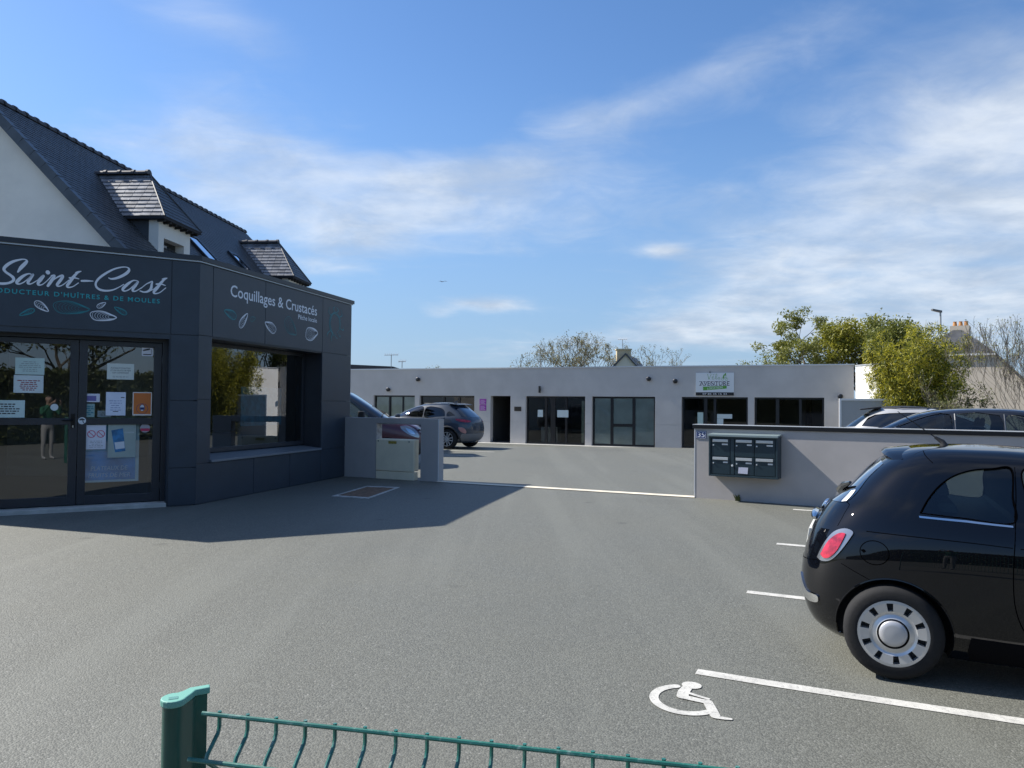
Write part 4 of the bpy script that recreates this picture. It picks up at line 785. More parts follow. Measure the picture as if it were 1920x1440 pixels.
# ------------------------------------------------------------------ vehicles
def pchip(xs, ys):
    xs = np.array(xs, float); ys = np.array(ys, float); h = np.diff(xs); d = np.diff(ys) / h; m = np.zeros(len(xs))
    for i in range(1, len(xs) - 1):
        if d[i - 1] * d[i] > 0:
            w1 = 2 * h[i] + h[i - 1]; w2 = h[i] + 2 * h[i - 1]; m[i] = (w1 + w2) / (w1 / d[i - 1] + w2 / d[i])
    m[0] = d[0]; m[-1] = d[-1]
    def f(x):
        x = min(max(x, xs[0]), xs[-1]); i = int(np.clip(np.searchsorted(xs, x) - 1, 0, len(xs) - 2)); t = (x - xs[i]) / h[i]
        return (1 + 2 * t) * (1 - t) ** 2 * ys[i] + t * (1 - t) ** 2 * h[i] * m[i] + t * t * (3 - 2 * t) * ys[i + 1] + t * t * (t - 1) * h[i] * m[i + 1]
    return f
class Surf:
    """car skin as a stack of horizontal rounded rings: keys (z, rear x, front x, half width, squareness)"""
    def __init__(s, keys):
        k = np.array(keys); s.z0, s.z1 = k[0, 0], k[-1, 0]; s.f = [pchip(k[:, 0], k[:, i]) for i in (1, 2, 3, 4)]
    def pt(s, th, z):
        xr, xf, w_, n = [f(z) for f in s.f]; c, q = math.cos(th), math.sin(th)
        return Vector(((xr + xf) / 2 + (xf - xr) / 2 * math.copysign(abs(c) ** (2 / n), c), w_ * math.copysign(abs(q) ** (2 / n), q), z))
    def nrm(s, th, z):
        e = .004; a = s.pt(th + e, z) - s.pt(th - e, z); b = s.pt(th, min(z + e, s.z1)) - s.pt(th, max(z - e, s.z0)); n = a.cross(b); n.normalize(); return n
    def off(s, th, z, o): return s.pt(th, z) + s.nrm(th, z) * o
    def th_x(s, x, z, side):      # angle of the point of the side at length x
        xr, xf, w_, n = [f(z) for f in s.f]; u = max(-1, min(1, (x - (xr + xf) / 2) / ((xf - xr) / 2))); c = math.copysign(abs(u) ** (n / 2), u); q = (1 - abs(u) ** n) ** .5
        return math.atan2(side * q, c)
    def th_y(s, y, z, front):     # angle of the point of the front or tail at width y
        xr, xf, w_, n = [f(z) for f in s.f]; u = max(-1, min(1, y / w_)); q = math.copysign(abs(u) ** (n / 2), u); c = (1 - abs(u) ** n) ** .5 * (1 if front else -1)
        return math.atan2(q, c)
def body_mesh(S, nth=128, nz=64):
    zs = []
    for i in range(nz):
        t = i / (nz - 1); zs.append(S.z0 + (S.z1 - S.z0) * (1 - (1 - t) ** 1.55))
    ths = []
    for k in range(nth): ths.append(2 * PI * k / nth)
    vs = [tuple(S.pt(t, z)) for z in zs for t in ths]; fs = []
    for i in range(nz - 1):
        for k in range(nth): fs.append((i * nth + k, i * nth + (k + 1) % nth, (i + 1) * nth + (k + 1) % nth, (i + 1) * nth + k))
    fs += [tuple(range(nth))[::-1], tuple((nz - 1) * nth + k for k in range(nth))]
    return vs, fs
def temp_obj(vs, fs, m):
    me = bpy.data.meshes.new('tmp'); me.from_pydata(vs, [], fs); me.materials.append(m)
    bm = bmesh.new(); bm.from_mesh(me); bmesh.ops.recalc_face_normals(bm, faces=bm.faces); bm.to_mesh(me); bm.free()
    o = bpy.data.objects.new('tmp', me); COL.objects.link(o); return o
def cut(name, vs, fs, m, cutters, parent, sharp=32):
    o = temp_obj(vs, fs, m)
    for c in cutters:
        md = o.modifiers.new('b', 'BOOLEAN'); md.operation = 'DIFFERENCE'; md.solver = 'EXACT'; md.object = c; md.material_mode = 'TRANSFER'
    bpy.context.view_layer.update()
    me = bpy.data.meshes.new_from_object(o.evaluated_get(bpy.context.evaluated_depsgraph_get())); me.name = name
    bpy.data.objects.remove(o)
    for c in cutters: bpy.data.objects.remove(c)
    me.polygons.foreach_set('use_smooth', [True] * len(me.polygons)); me.set_sharp_from_angle(angle=rad(sharp))
    r = bpy.data.objects.new(name, me); COL.objects.link(r); r.parent = parent; BASE[r.name] = (0, 0, 0)
    return r
def cyl_cutter(x, z, r, y0, y1, m, seg=40):
    vs = [(x + r * math.cos(2 * PI * k / seg), y, z + r * math.sin(2 * PI * k / seg)) for y in (y0, y1) for k in range(seg)]
    return temp_obj(vs, [tuple(range(seg)), tuple(range(seg, 2 * seg))] + [(k, (k + 1) % seg, seg + (k + 1) % seg, seg + k) for k in range(seg)], m)
def prism_cutter(poly, y0, y1, m):
    n = len(poly); vs = [(x, y, z) for y in (y0, y1) for x, z in poly]
    return temp_obj(vs, [tuple(range(n)), tuple(range(n, 2 * n))] + [(k, (k + 1) % n, n + (k + 1) % n, n + k) for k in range(n)], m)
def smooth_poly(pts, n=5):
    return [tuple(p[:2]) for p in catmull([(*p, 0) for p in list(pts) + [pts[0]]], n)[:-1]]
def patch(S, poly, o, step=.035, skirt=.012):
    """poly in (angle, z): a sheet following the skin at offset o, with a turned-in edge"""
    P = [Vector(p) for p in poly]; B_ = []
    for i, p in enumerate(P):
        q = P[(i + 1) % len(P)]; n = max(1, int(((q.x - p.x) * 1.2) ** 2 + (q.y - p.y) ** 2 > step ** 2) * int(math.hypot((q.x - p.x) * 1.2, q.y - p.y) / step + .99))
        for k in range(n): B_.append(p + (q - p) * k / n)
    xs = [p.x for p in B_]; ys = [p.y for p in B_]; pts = list(B_); nb = len(B_)
    def inside(x, y):
        c = False
        for i in range(nb):
            a, b = B_[i], B_[i - 1]
            if (a.y > y) != (b.y > y) and x < (b.x - a.x) * (y - a.y) / (b.y - a.y) + a.x: c = not c
        return c
    sx = step / 1.0
    for x in np.arange(min(xs) + sx / 2, max(xs), sx):
        for y in np.arange(min(ys) + step / 2, max(ys), step):
            if inside(x, y) and min((x - b.x) ** 2 + (y - b.y) ** 2 for b in B_) > (step * .4) ** 2: pts.append(Vector((x, y)))
    v2, e2, f2, *_ = delaunay_2d_cdt([Vector((p.x, p.y)) for p in pts], [(i, (i + 1) % nb) for i in range(nb)], [list(range(nb))], 1, 1e-6)
    mb = MB(); mb.add([S.off(p.x, p.y, o) for p in v2], [tuple(f) for f in f2])
    if skirt:
        a = [S.off(p.x, p.y, o) for p in B_]; b = [S.off(p.x, p.y, o - skirt) for p in B_]
        mb.add(a + b, [(i, (i + 1) % nb, nb + (i + 1) % nb, nb + i) for i in range(nb)])
    return mb
def side_poly(S, pts, side): return [(S.th_x(x, z, side), z) for x, z in pts]
def seam(S, pts, side, r=.004, o=0.0, n=6):
    C = catmull([(x, z, 0) for x, z in pts], n); return MB().tube([S.off(S.th_x(x, z, side), z, o) for x, z, _ in C], r, 5)
def seam_t(S, pts, r=.004, o=0.0, n=6):
    C = catmull([(t, z, 0) for t, z in pts], n); return MB().tube([S.off(t, z, o) for t, z, _ in C], r, 5)
def tail_poly(S, pts, front): return [(lambda t: t if (front or t > 0) else t + 2 * PI)(S.th_y(y, z, front)) for y, z in pts]
def tail_pts(S, pts, front): return list(zip(tail_poly(S, pts, front), [z for y, z in pts]))

M_tyre = mat('tyre', (.009, .009, .010), .85, var=(25, .3), bump=(120, .4, .003)); M_black = mat('black_plastic', (.012, .012, .013), .55); M_chrome = mat('chrome', (.80, .81, .82), .09, 1.0); M_under = mat('wheel_well', (.006, .006, .007), .9)
M_silver = mat('wheel_silver', (.60, .60, .60), .32, .55); M_cglass = glass('car_glass', (.40, .46, .44), 1.5); M_dglass = glass('car_glass_dark', (.035, .045, .055), 1.9, 0, .03)
M_red = mat('lamp_red', (.40, .015, .035), .12, coat=1.0, var=(14, .55)); M_clear = mat('lamp_clear', (.30, .31, .33), .18, .7, coat=1.0); M_seat = mat('seat_grey', (.22, .22, .21), .8)
def tyre(r, w_, rim, y): return [(rim, -w_ / 2 + .012), (rim + .008, -w_ / 2), (r - .035, -w_ / 2 - .004), (r - .010, -w_ / 2 + .012), (r, -w_ / 2 + .032), (r, w_ / 2 - .032), (r - .010, w_ / 2 - .012), (r - .035, w_ / 2 + .004), (rim + .008, w_ / 2), (rim, w_ / 2 - .012)]
def wheel(parent, x, y, r, w_, rim, style, side):
    """side = -1 / +1: the face looks along y*side"""
    f = lambda a, b, h: (x + a, y + side * h, r + b)
    t = MB().lathe(tyre(r, w_, rim, y), f, 44).build('wheel', M_tyre, parent, smooth=True, local=True)
    if style == 'cap':          # hubcap with a ring of square openings
        face = w_ / 2 - .004; N = 60; rad_ = [.088, .112, .118, .132, .180, .196, rim + .012]; hz = [.004, -.008, -.008, .000, .004, .002, -.014]
        mb = MB(); grid = [[(f(ra * math.cos(2 * PI * k / N), ra * math.sin(2 * PI * k / N), face + hz[i])) for k in range(N)] for i, ra in enumerate(rad_)]
        sc = rim / .19
        grid = [[f(ra * sc * math.cos(2 * PI * k / N + .1), ra * sc * math.sin(2 * PI * k / N + .1), face + hz[i]) for k in range(N)] for i, ra in enumerate(rad_)]
        deep = [[f(ra * sc * math.cos(2 * PI * k / N + .1), ra * sc * math.sin(2 * PI * k / N + .1), face - .045) for k in range(N)] for ra in rad_]
        for i in range(len(rad_) - 1):
            for k in range(N):
                k2 = (k + 1) % N
                if i == 3 and (k % 6) in (2, 3):
                    if k % 6 == 2: mb.add([grid[3][k], grid[4][k], deep[4][k], deep[3][k]], [(0, 1, 2, 3)])
                    else: mb.add([grid[3][k2], grid[4][k2], deep[4][k2], deep[3][k2]], [(0, 1, 2, 3)])
                    mb.add([grid[3][k], grid[3][k2], deep[3][k2], deep[3][k]], [(0, 1, 2, 3)]); mb.add([grid[4][k], grid[4][k2], deep[4][k2], deep[4][k]], [(0, 1, 2, 3)])
                else: mb.add([grid[i][k], grid[i][k2], grid[i + 1][k2], grid[i + 1][k]], [(0, 1, 2, 3)])
        mb.build('hubcap', M_silver, t, smooth=True, sharp=35, local=True)
        MB().lathe([(0, face + .016), (.05, face + .015), (.074, face + .011), (.080, face + .004), (.082, face - .01)], f, 40).build('centre_cap', mat('cap_silver', (.52, .52, .53), .4, .4), t, smooth=True, local=True)
        MB().lathe([(.0, face - .05), (rim + .005, face - .05)], f, 30).build('wheel_disc', mat('steel_dark', (.035, .035, .036), .7), t, local=True)
    else:
        face = w_ / 2 - .02
        MB().lathe([(0, face - .06), (rim, face - .06)], f, 30).build('wheel_disc', M_under, t, local=True)
        mb = MB(); mb.lathe([(rim - .012, face + .012), (rim + .008, face + .012), (rim + .008, face - .05), (rim - .012, face - .05)], f, 44, close=True); mb.lathe([(0, face + .004), (.05, face + .004), (.06, face - .02)], f, 24)
        for k in range(5):
            for q in (-.16, .16):
                a = 2 * PI * k / 5 + q; b = 2 * PI * k / 5 + q * 2.4; d = .016
                for (ra, rb, aa, ab) in ((.04, rim - .005, a, b),):
                    p0, p1 = (ra * math.cos(aa), ra * math.sin(aa)), (rb * math.cos(ab), rb * math.sin(ab)); nx, ny = -(p1[1] - p0[1]), p1[0] - p0[0]; l = math.hypot(nx, ny); nx, ny = nx / l * d, ny / l * d
                    ring = [(p0[0] + nx, p0[1] + ny), (p1[0] + nx, p1[1] + ny), (p1[0] - nx, p1[1] - ny), (p0[0] - nx, p0[1] - ny)]
                    mb.hexa([f(u, v, face - .03) for u, v in ring] + [f(u, v, face + .008) for u, v in ring])
        mb.build('rim', M_silver, t, smooth=True, local=True)
    return t
def seat(parent, x, y, z, m):
    mb = MB()
    mb.hexa([(x - .06, y - .22, z - .35), (x + .08, y - .22, z - .35), (x + .08, y + .22, z - .35), (x - .06, y + .22, z - .35), (x - .14, y - .17, z + .10), (x - .03, y - .17, z + .10), (x - .03, y + .17, z + .10), (x - .14, y + .17, z + .10)])
    mb.hexa([(x - .15, y - .11, z + .13), (x - .05, y - .11, z + .13), (x - .05, y + .11, z + .13), (x - .15, y + .11, z + .13), (x - .17, y - .09, z + .30), (x - .10, y - .09, z + .30), (x - .10, y + .09, z + .30), (x - .17, y + .09, z + .30)])
    return mb.build('seat', m, parent, bevel=.03, local=True)
def car(name, label, keys, loc, heading, paint, arches, wr, ww, rim, style, windows, wy, cutdepth=.24, tint=None, dark=M_under, nth=128, nz=64, lift=.012):
    S = Surf(keys); t = thing(name, label, 'van' if 'van' in name else 'car', loc, heading)
    vs, fs = body_mesh(S, nth, nz); cs_ = []
    for x in arches:
        for sd in (-1, 1): cs_.append(cyl_cutter(x, wr + lift, wr + .046, sd * (wy - cutdepth), sd * 1.3, dark))
    for wp in windows: cs_.append(prism_cutter(wp, -1.3, 1.3, M_black))
    bd = cut('body', vs, fs, paint, cs_, t)
    for x in arches:
        for sd in (-1, 1): wheel(t, x, sd * (wy - ww / 2 - .012), wr, ww, rim, style, sd)
    for wp in windows:
        for sd in (-1, 1): patch(S, side_poly(S, wp, sd), -.012, step=.05, skirt=0).build('side_window', tint or M_cglass, t, smooth=True, local=True)
    return S, t, bd

# --- small black hatchback, seen from its rear left
FIAT = [(0.15, -0.425, 2.7, 0.7, 3.85), (0.21, -0.505, 2.8, 0.75, 3.95), (0.32, -0.555, 2.88, 0.79, 4.05), (0.46, -0.58, 2.9, 0.808, 4.15), (0.58, -0.573, 2.89, 0.815, 4.15), (0.7, -0.55, 2.85, 0.815, 4.15), (0.8, -0.52, 2.75, 0.81, 4.05), (0.88, -0.485, 2.57, 0.795, 3.95), (0.95, -0.44, 2.3, 0.77, 3.85), (1.02, -0.385, 1.98, 0.735, 3.75), (1.1, -0.285, 1.8, 0.7, 3.75), (1.2, -0.19, 1.62, 0.66, 3.75), (1.285, -0.1, 1.44, 0.625, 3.75), (1.345, -0.02, 1.24, 0.58, 3.4), (1.39, 0.06, 1.04, 0.51, 3.2), (1.42, 0.17, 0.87, 0.41, 3.0), (1.44, 0.46, 0.57, 0.05, 2.6)]
M_fiat = mat('black_paint', (.0026, .0032, .0052), .6, coat=1.0, spec=0.0, coatr=.012)
qw = smooth_poly([(.155, 1.030), (.200, 1.115), (.262, 1.198), (.340, 1.262), (.44, 1.303), (.55, 1.318), (.655, 1.322), (.652, 1.16), (.645, 1.008), (.40, 1.016)], 4)
dw = smooth_poly([(.705, 1.010), (.715, 1.16), (.72, 1.322), (.95, 1.318), (1.15, 1.285), (1.33, 1.20), (1.55, 1.08), (1.62, 1.02), (1.2, 1.0)], 4)
fO = (2.375 - math.sin(rad(-25)) * .80, 4.80 + math.cos(rad(-25)) * .80, gz(2.7, 5.6) + .008)
S, ft, bd = car('hatchback_car', 'small shiny black three-door hatchback parked in the bay beside the wall', FIAT, fO, rad(-25), M_fiat, (0, 2.30), .286, .185, .197, 'cap', (qw, dw), .815, lift=-.004)
bt = dict(local=True)
patch(S, tail_pts(S, [(-.50, 1.045), (-.46, 1.12), (-.40, 1.22), (-.36, 1.305), (0, 1.325), (.36, 1.305), (.40, 1.22), (.46, 1.12), (.50, 1.045), (.25, 1.03), (0, 1.025), (-.25, 1.03)], False), .003, step=.05).build('rear_window', M_dglass, ft, smooth=True, local=True)
patch(S, tail_pts(S, [(-.60, 1.04), (-.45, 1.30), (0, 1.335), (.45, 1.30), (.60, 1.04), (0, 1.0)], True), .003, step=.06).build('windscreen', M_dglass, ft, smooth=True, local=True)
# roof spoiler
sp = MB(); ys = np.linspace(-.44, .44, 15); ring = []
for y in ys:
    k = 1 - (abs(y) / .5) ** 3; x0 = -.045 + .10 * (abs(y) / .44) ** 2.5; zt = 1.398 - .05 * (abs(y) / .44) ** 2
    ring.append([(x0, y, zt - .042), (x0 - .012, y, zt - .022), (x0 + .01, y, zt), (x0 + .16, y, zt + .022), (x0 + .16, y, zt - .06)])
for i in range(len(ring)): sp.v += [tuple(map(float, p)) for p in ring[i]]
for i in range(len(ring) - 1):
    for k in range(5): sp.f.append((i * 5 + k, i * 5 + (k + 1) % 5, i * 5 + 5 + (k + 1) % 5, i * 5 + 5 + k)); sp.mi.append(0)
sp.f += [(0, 1, 2, 3, 4), tuple(len(ring) * 5 - 5 + k for k in range(5))]; sp.mi += [0, 0]
sp.build('roof_spoiler', M_fiat, ft, smooth=True, sharp=50, local=True)
M_gap = mat('panel_gap', (.0015, .0015, .002), 1.0, spec=0.0)
for sd in (-1, 1):
    d_ = patch(S, side_poly(S, [(.148, 1.013), (.40, 1.006), (.640, .992), (.640, .982), (.40, .994), (.152, 1.002)], sd), .004, step=.05, skirt=.006).build('belt_trim', M_chrome, ft, smooth=True, local=True)
    patch(S, side_poly(S, [(.700, .990), (1.2, .982), (1.62, .998), (1.62, .988), (1.2, .972), (.700, .980)], sd), .004, step=.06, skirt=.006).build('belt_trim', M_chrome, ft, smooth=True, local=True)
    C = qw; seam(S, list(qw) + [qw[0]], sd, .006, -.004, 2).build('window_seal', M_gap, ft, local=True); seam(S, list(dw) + [dw[0]], sd, .006, -.004, 2).build('window_seal', M_gap, ft, local=True)
    seam(S, [(.672, 1.33), (.665, 1.15), (.648, .95), (.632, .76), (.632, .60), (.645, .50), (.675, .41), (.73, .33), (.80, .29)], sd, .0045, -.0030).build('door_gap', M_gap, ft, local=True)
    seam(S, [(-.15, .893), (.05, .890), (.25, .885), (.45, .878), (.632, .868)], sd, .0055, -.0040).build('side_crease', M_gap, ft, local=True)
    seam(S, [(.67, .866), (1.2, .85), (1.9, .84)], sd, .0055, -.0040).build('side_crease', M_gap, ft, local=True)
    seam(S, [(-.30, .672), (-.21, .63), (-.125, .592)], sd, .004, -.0026).build('bumper_gap', M_gap, ft, local=True)
    patch(S, side_poly(S, [(.42, .31), (1.2, .30), (1.88, .31), (1.88, .165), (.42, .165)], sd), .006, step=.07).build('sill_shade', mat('sill_shade_black', (.004, .004, .005), .9, spec=.1), ft, smooth=True, local=True)  # matte black patch painting the shadow along the lower sill
    # wheel arch lip
    MB().tube([S.off(S.th_x(.334 * math.cos(t), max(.2, .282 + .334 * math.sin(t)), sd), max(.2, .282 + .334 * math.sin(t)), .0) for t in np.linspace(rad(-12), rad(205), 36)], .007, 6).build('arch_lip', M_fiat, ft, smooth=True, local=True)
    MB().tube([S.off(S.th_x(2.3 + .334 * math.cos(t), max(.2, .282 + .334 * math.sin(t)), sd), max(.2, .282 + .334 * math.sin(t)), .0) for t in np.linspace(rad(-12), rad(192), 36)], .007, 6).build('arch_lip', M_fiat, ft, smooth=True, local=True)
    # tail lamp: chrome surround with the red lens inside
    th = (lambda v: v) if sd < 0 else (lambda v: -v)
    lamp = smooth_poly([(-2.628, .678), (-2.584, .782), (-2.521, .858), (-2.421, .890), (-2.335, .878), (-2.342, .835), (-2.398, .736), (-2.467, .678), (-2.558, .664)], 4)
    lens = smooth_poly([(-2.582, .704), (-2.532, .800), (-2.458, .852), (-2.398, .860), (-2.390, .842), (-2.418, .750), (-2.472, .698), (-2.53, .686)], 4)
    lp = patch(S, [(th(a), b) for a, b in lamp], .010, step=.03, skirt=.02).build('tail_lamp', M_clear, ft, smooth=True, local=True)
    patch(S, [(th(a), b) for a, b in lens], .017, step=.03, skirt=.01).build('red_lens', M_red, lp, smooth=True, local=True)
    # chrome bumper insert
    patch(S, [(th(a), b) for a, b in smooth_poly([(-2.95, .530), (-2.86, .485), (-2.75, .435), (-2.60, .43), (-2.575, .41), (-2.61, .380), (-2.77, .372), (-2.88, .41), (-2.95, .47)], 3)], .010, step=.03, skirt=.02).build('bumper_insert', M_chrome, ft, smooth=True, local=True)
# fuel flap on the left side
C = [(-.104 + .083 * math.cos(t), .767 + .073 * math.sin(t)) for t in np.linspace(0, 2 * PI, 28, endpoint=False)]
seam(S, C + [C[0]], -1, .0040, -.0022, 2).build('fuel_flap', M_gap, ft, local=True)
patch(S, side_poly(S, [(-.185, .775), (-.165, .782), (-.150, .770), (-.165, .758)], -1), .001, step=.03, skirt=0).build('flap_grip', M_gap, ft, local=True)
seam_t(S, tail_pts(S, [(-.60, .90), (-.575, .97), (-.545, 1.03), (-.50, 1.05)], False), .0045, -.0030).build('tailgate_gap', M_gap, ft, local=True); seam_t(S, tail_pts(S, [(.60, .90), (.575, .97), (.545, 1.03), (.50, 1.05)], False), .0045, -.0030).build('tailgate_gap', M_gap, ft, local=True)
seam_t(S, tail_pts(S, [(-.58, .66), (-.3, .63), (0, .625), (.3, .63), (.58, .66)], False), .005, -.0034).build('tailgate_gap', M_gap, ft, local=True)
seam(S, [(.235, 1.335), (.20, 1.375), (.19, 1.405)], -1, .0035, -.002).build('roof_gap', M_gap, ft, local=True)
# handle bar with plate lamp, number plate, wiper, badge, sticker, aerial, mirrors, exhaust
hb = MB(); hb.tube([(S.pt(PI, .895).x - .015, y, .895 + .012 * (1 - (y / .20) ** 2)) for y in np.linspace(-.22, .22, 9)], [.012, .024, .028, .03, .03, .03, .028, .024, .012], 8); hb.build('tailgate_handle', M_chrome, ft, smooth=True, local=True)
pp = S.pt(PI, .77); MB().hexa([(pp.x - .012, -.26, .715), (pp.x + .01, -.26, .715), (pp.x + .01, .26, .715), (pp.x - .012, .26, .715), (pp.x + .006, -.26, .825), (pp.x + .03, -.26, .825), (pp.x + .03, .26, .825), (pp.x + .006, .26, .825)]).build('number_plate', mat('plate_white', (.66, .66, .62), .4), ft, bevel=.003, local=True)
wpz = S.pt(PI, 1.12); mb = MB()
mb.tube([(wpz.x - .035, .02, 1.065), (wpz.x - .055, -.02, 1.085), (wpz.x - .030, -.13, 1.13), (wpz.x + .012, -.30, 1.165)], [.03, .034, .026, .010], 8); mb.build('rear_wiper', mat('gloss_black', (.006, .006, .007), .12, coat=.6), ft, smooth=True, local=True)
bdg = S.pt(PI, .965); MB().lathe([(0, .012), (.03, .010), (.042, .004), (.045, -.01)], lambda a, b, h: (bdg.x - h - .004 + b * .5, a, .975 + b * .85), 24).build('badge', M_chrome, ft, smooth=True, local=True)
patch(S, tail_pts(S, [(-.49, 1.052), (-.425, 1.125), (-.385, 1.112), (-.455, 1.043)], False), .006, step=.03, skirt=0).build('window_sticker', mat('sticker_paper', (.72, .74, .74), .5), ft, local=True)
mb = MB(); mb.tube([(.335, -.06, 1.425), (.325, -.06, 1.455), (.28, -.06, 1.485)], [.030, .018, .009], 10); mb.tube([(.285, -.06, 1.482), (.05, -.06, 1.66)], [.0045, .003], 6); mb.build('aerial', M_black, ft, smooth=True, local=True)
for sd in (-1, 1):
    MB().tube([(1.50, sd * .70, .99), (1.52, sd * .80, 1.01), (1.53, sd * .88, 1.03)], [.03, .06, .05], 10).build('door_mirror', M_fiat, ft, smooth=True, local=True)
    MB().tube([S.off(S.th_x(x, .80, sd), .80, .022) for x in (.735, .78, .85, .90)], [.010, .014, .014, .010], 8).build('door_handle', M_chrome, ft, smooth=True, local=True)
if False: MB().hexa([(-.345, -.72, .14), (-.335, -.72, .14), (-.335, -.60, .14), (-.345, -.60, .14), (-.315, -.735, .30), (-.305, -.735, .30), (-.305, -.60, .30), (-.315, -.60, .30)]).build('mud_guard', M_black, ft, local=True)
for y in (-.30, .30): seat(ft, .40, y, .98, M_seat); seat(ft, 1.25, y, 1.0, M_seat)

# --- dark red van, seen nose on from the side, behind the entrance wall
VAN = [(.22,-.55,3.86,.84,4),(.34,-.70,4.02,.90,4.2),(.5,-.78,4.08,.93,4.4),(.75,-.82,4.06,.95,4.4),(.92,-.82,3.96,.95,4.2),(1.02,-.82,3.80,.945,4),(1.10,-.82,3.50,.935,4),(1.16,-.82,3.22,.925,4),(1.32,-.81,2.95,.90,4),(1.5,-.80,2.68,.87,4),(1.7,-.78,2.36,.83,4),(1.83,-.72,2.10,.76,3.8),(1.88,-.55,1.9,.64,3.4),(1.905,.3,1.2,.05,3)]
M_van = mat('dark_red_paint', (.075, .010, .022), .35, coat=.6)
cabw = smooth_poly([(1.95, 1.14), (1.95, 1.68), (2.15, 1.70), (2.45, 1.50), (2.85, 1.20), (2.80, 1.13)], 3)
vn = np.array((-2.15, 19.3)); hd = rad(4); vo_ = vn - np.array([math.cos(hd), math.sin(hd)]) * 4.08
VS, vt, bd = car('van', 'dark red van with its sloping nose showing above the cut-out wall', VAN, (vo_[0], vo_[1], gz(*vn) + .002), hd, M_van, (0, 3.2), .33, .21, .215, 'alloy', (cabw,), .94, tint=M_cglass, nth=96, nz=56)
patch(VS, tail_pts(VS, [(-.80, 1.19), (-.70, 1.72), (0, 1.77), (.70, 1.72), (.80, 1.19), (0, 1.165)], True), .004, step=.08).build('windscreen', glass('screen_glass', (.16, .20, .22), 1.3, 0, .02), vt, smooth=True, local=True)
for sd in (-1, 1):
    lp = patch(VS, side_poly(VS, smooth_poly([(3.50, .98), (3.66, .99), (3.84, .90), (3.95, .74), (3.90, .71), (3.70, .79), (3.54, .90)], 3), sd), .008, step=.05).build('headlight', M_clear, vt, smooth=True, local=True)
    patch(VS, side_poly(VS, smooth_poly([(3.62, .94), (3.76, .89), (3.85, .79), (3.72, .82)], 3), sd), .013, step=.05).build('reflector', M_chrome, lp, smooth=True, local=True)
    mb = MB(); mb.hexa([(2.52, sd * .95, 1.10), (2.70, sd * .95, 1.10), (2.70, sd * 1.14, 1.10), (2.52, sd * 1.14, 1.10), (2.54, sd * .97, 1.34), (2.68, sd * .97, 1.34), (2.68, sd * 1.13, 1.34), (2.54, sd * 1.13, 1.34)]); mb.build('door_mirror', M_black, vt, bevel=.03, local=True)
    seam(VS, [(3.30, 1.13), (3.60, 1.04), (3.85, .93), (3.97, .80)], sd, .006, 0).build('bonnet_gap', M_gap, vt, local=True)
    patch(VS, side_poly(VS, [(3.45, .58), (3.98, .58), (4.03, .45), (3.92, .27), (3.58, .27)], sd), .012, step=.07).build('bumper', mat('bumper_grey', (.03, .028, .032), .5), vt, smooth=True, local=True)
for i in range(4):
    z = .66 + i * .075; MB().tube([VS.off(VS.th_y(y, z, True), z, .012) for y in np.linspace(-.55, .55, 13)], .022, 6).build('grille_bar', mat('grille', (.05, .05, .055), .35, .5), vt, smooth=True, local=True)
for y0, y1 in ((-.62, -.05), (.1, .62)): MB().tube([VS.off(VS.th_y(y0, 1.19, True), 1.19, .02), VS.off(VS.th_y((y0 + y1) / 2, 1.25, True), 1.25, .03), VS.off(VS.th_y(y1, 1.46, True), 1.46, .015)], [.016, .012, .008], 6).build('wiper', M_black, vt, local=True)

# --- grey compact sport utility car, tail towards the yard
KONA = [(.20,-.50,3.25,.76,3.6),(.32,-.66,3.36,.84,3.9),(.48,-.74,3.42,.885,4.1),(.68,-.755,3.43,.90,4.2),(.85,-.735,3.38,.90,4),(.97,-.69,3.15,.885,3.8),(1.04,-.64,2.70,.865,3.6),(1.10,-.58,2.35,.835,3.5),(1.25,-.40,2.00,.77,3.4),(1.38,-.22,1.66,.70,3.3),(1.47,-.08,1.36,.63,3.2),(1.525,.05,1.10,.53,3),(1.555,.2,.9,.40,2.8),(1.575,.5,.65,.05,2.4)]
M_kona = mat('grey_blue_paint', (.036, .050, .074), .5, 0, coat=1.0, spec=.2)
k1 = smooth_poly([(.98, 1.06), (1.02, 1.40), (1.35, 1.40), (1.70, 1.28), (2.10, 1.10), (2.12, 1.06)], 3); k2 = smooth_poly([(.12, 1.10), (.18, 1.28), (.40, 1.39), (.90, 1.41), (.90, 1.06), (.5, 1.07)], 3); k3 = smooth_poly([(-.22, 1.13), (.02, 1.27), (.06, 1.10)], 3)
hk = rad(180 - 25); yk = np.array([-math.sin(hk), math.cos(hk)]); ko = np.array((-2.17, 26.0)) - yk * .84
KS, kt, bd = car('sport_utility_car', 'slate grey crossover car parked tail outwards beyond the dark red van', KONA, (ko[0], ko[1], gz(-2.17, 26) + .002), hk, M_kona, (0, 2.6), .335, .22, .235, 'alloy', (k1, k2, k3), .895, tint=glass('kona_glass', (.18, .22, .22), 1.7), nth=96, nz=56)
patch(KS, tail_pts(KS, [(-.62, 1.10), (-.52, 1.36), (0, 1.40), (.52, 1.36), (.62, 1.10), (0, 1.07)], False), .004, step=.08).build('rear_window', M_dglass, kt, smooth=True, local=True)
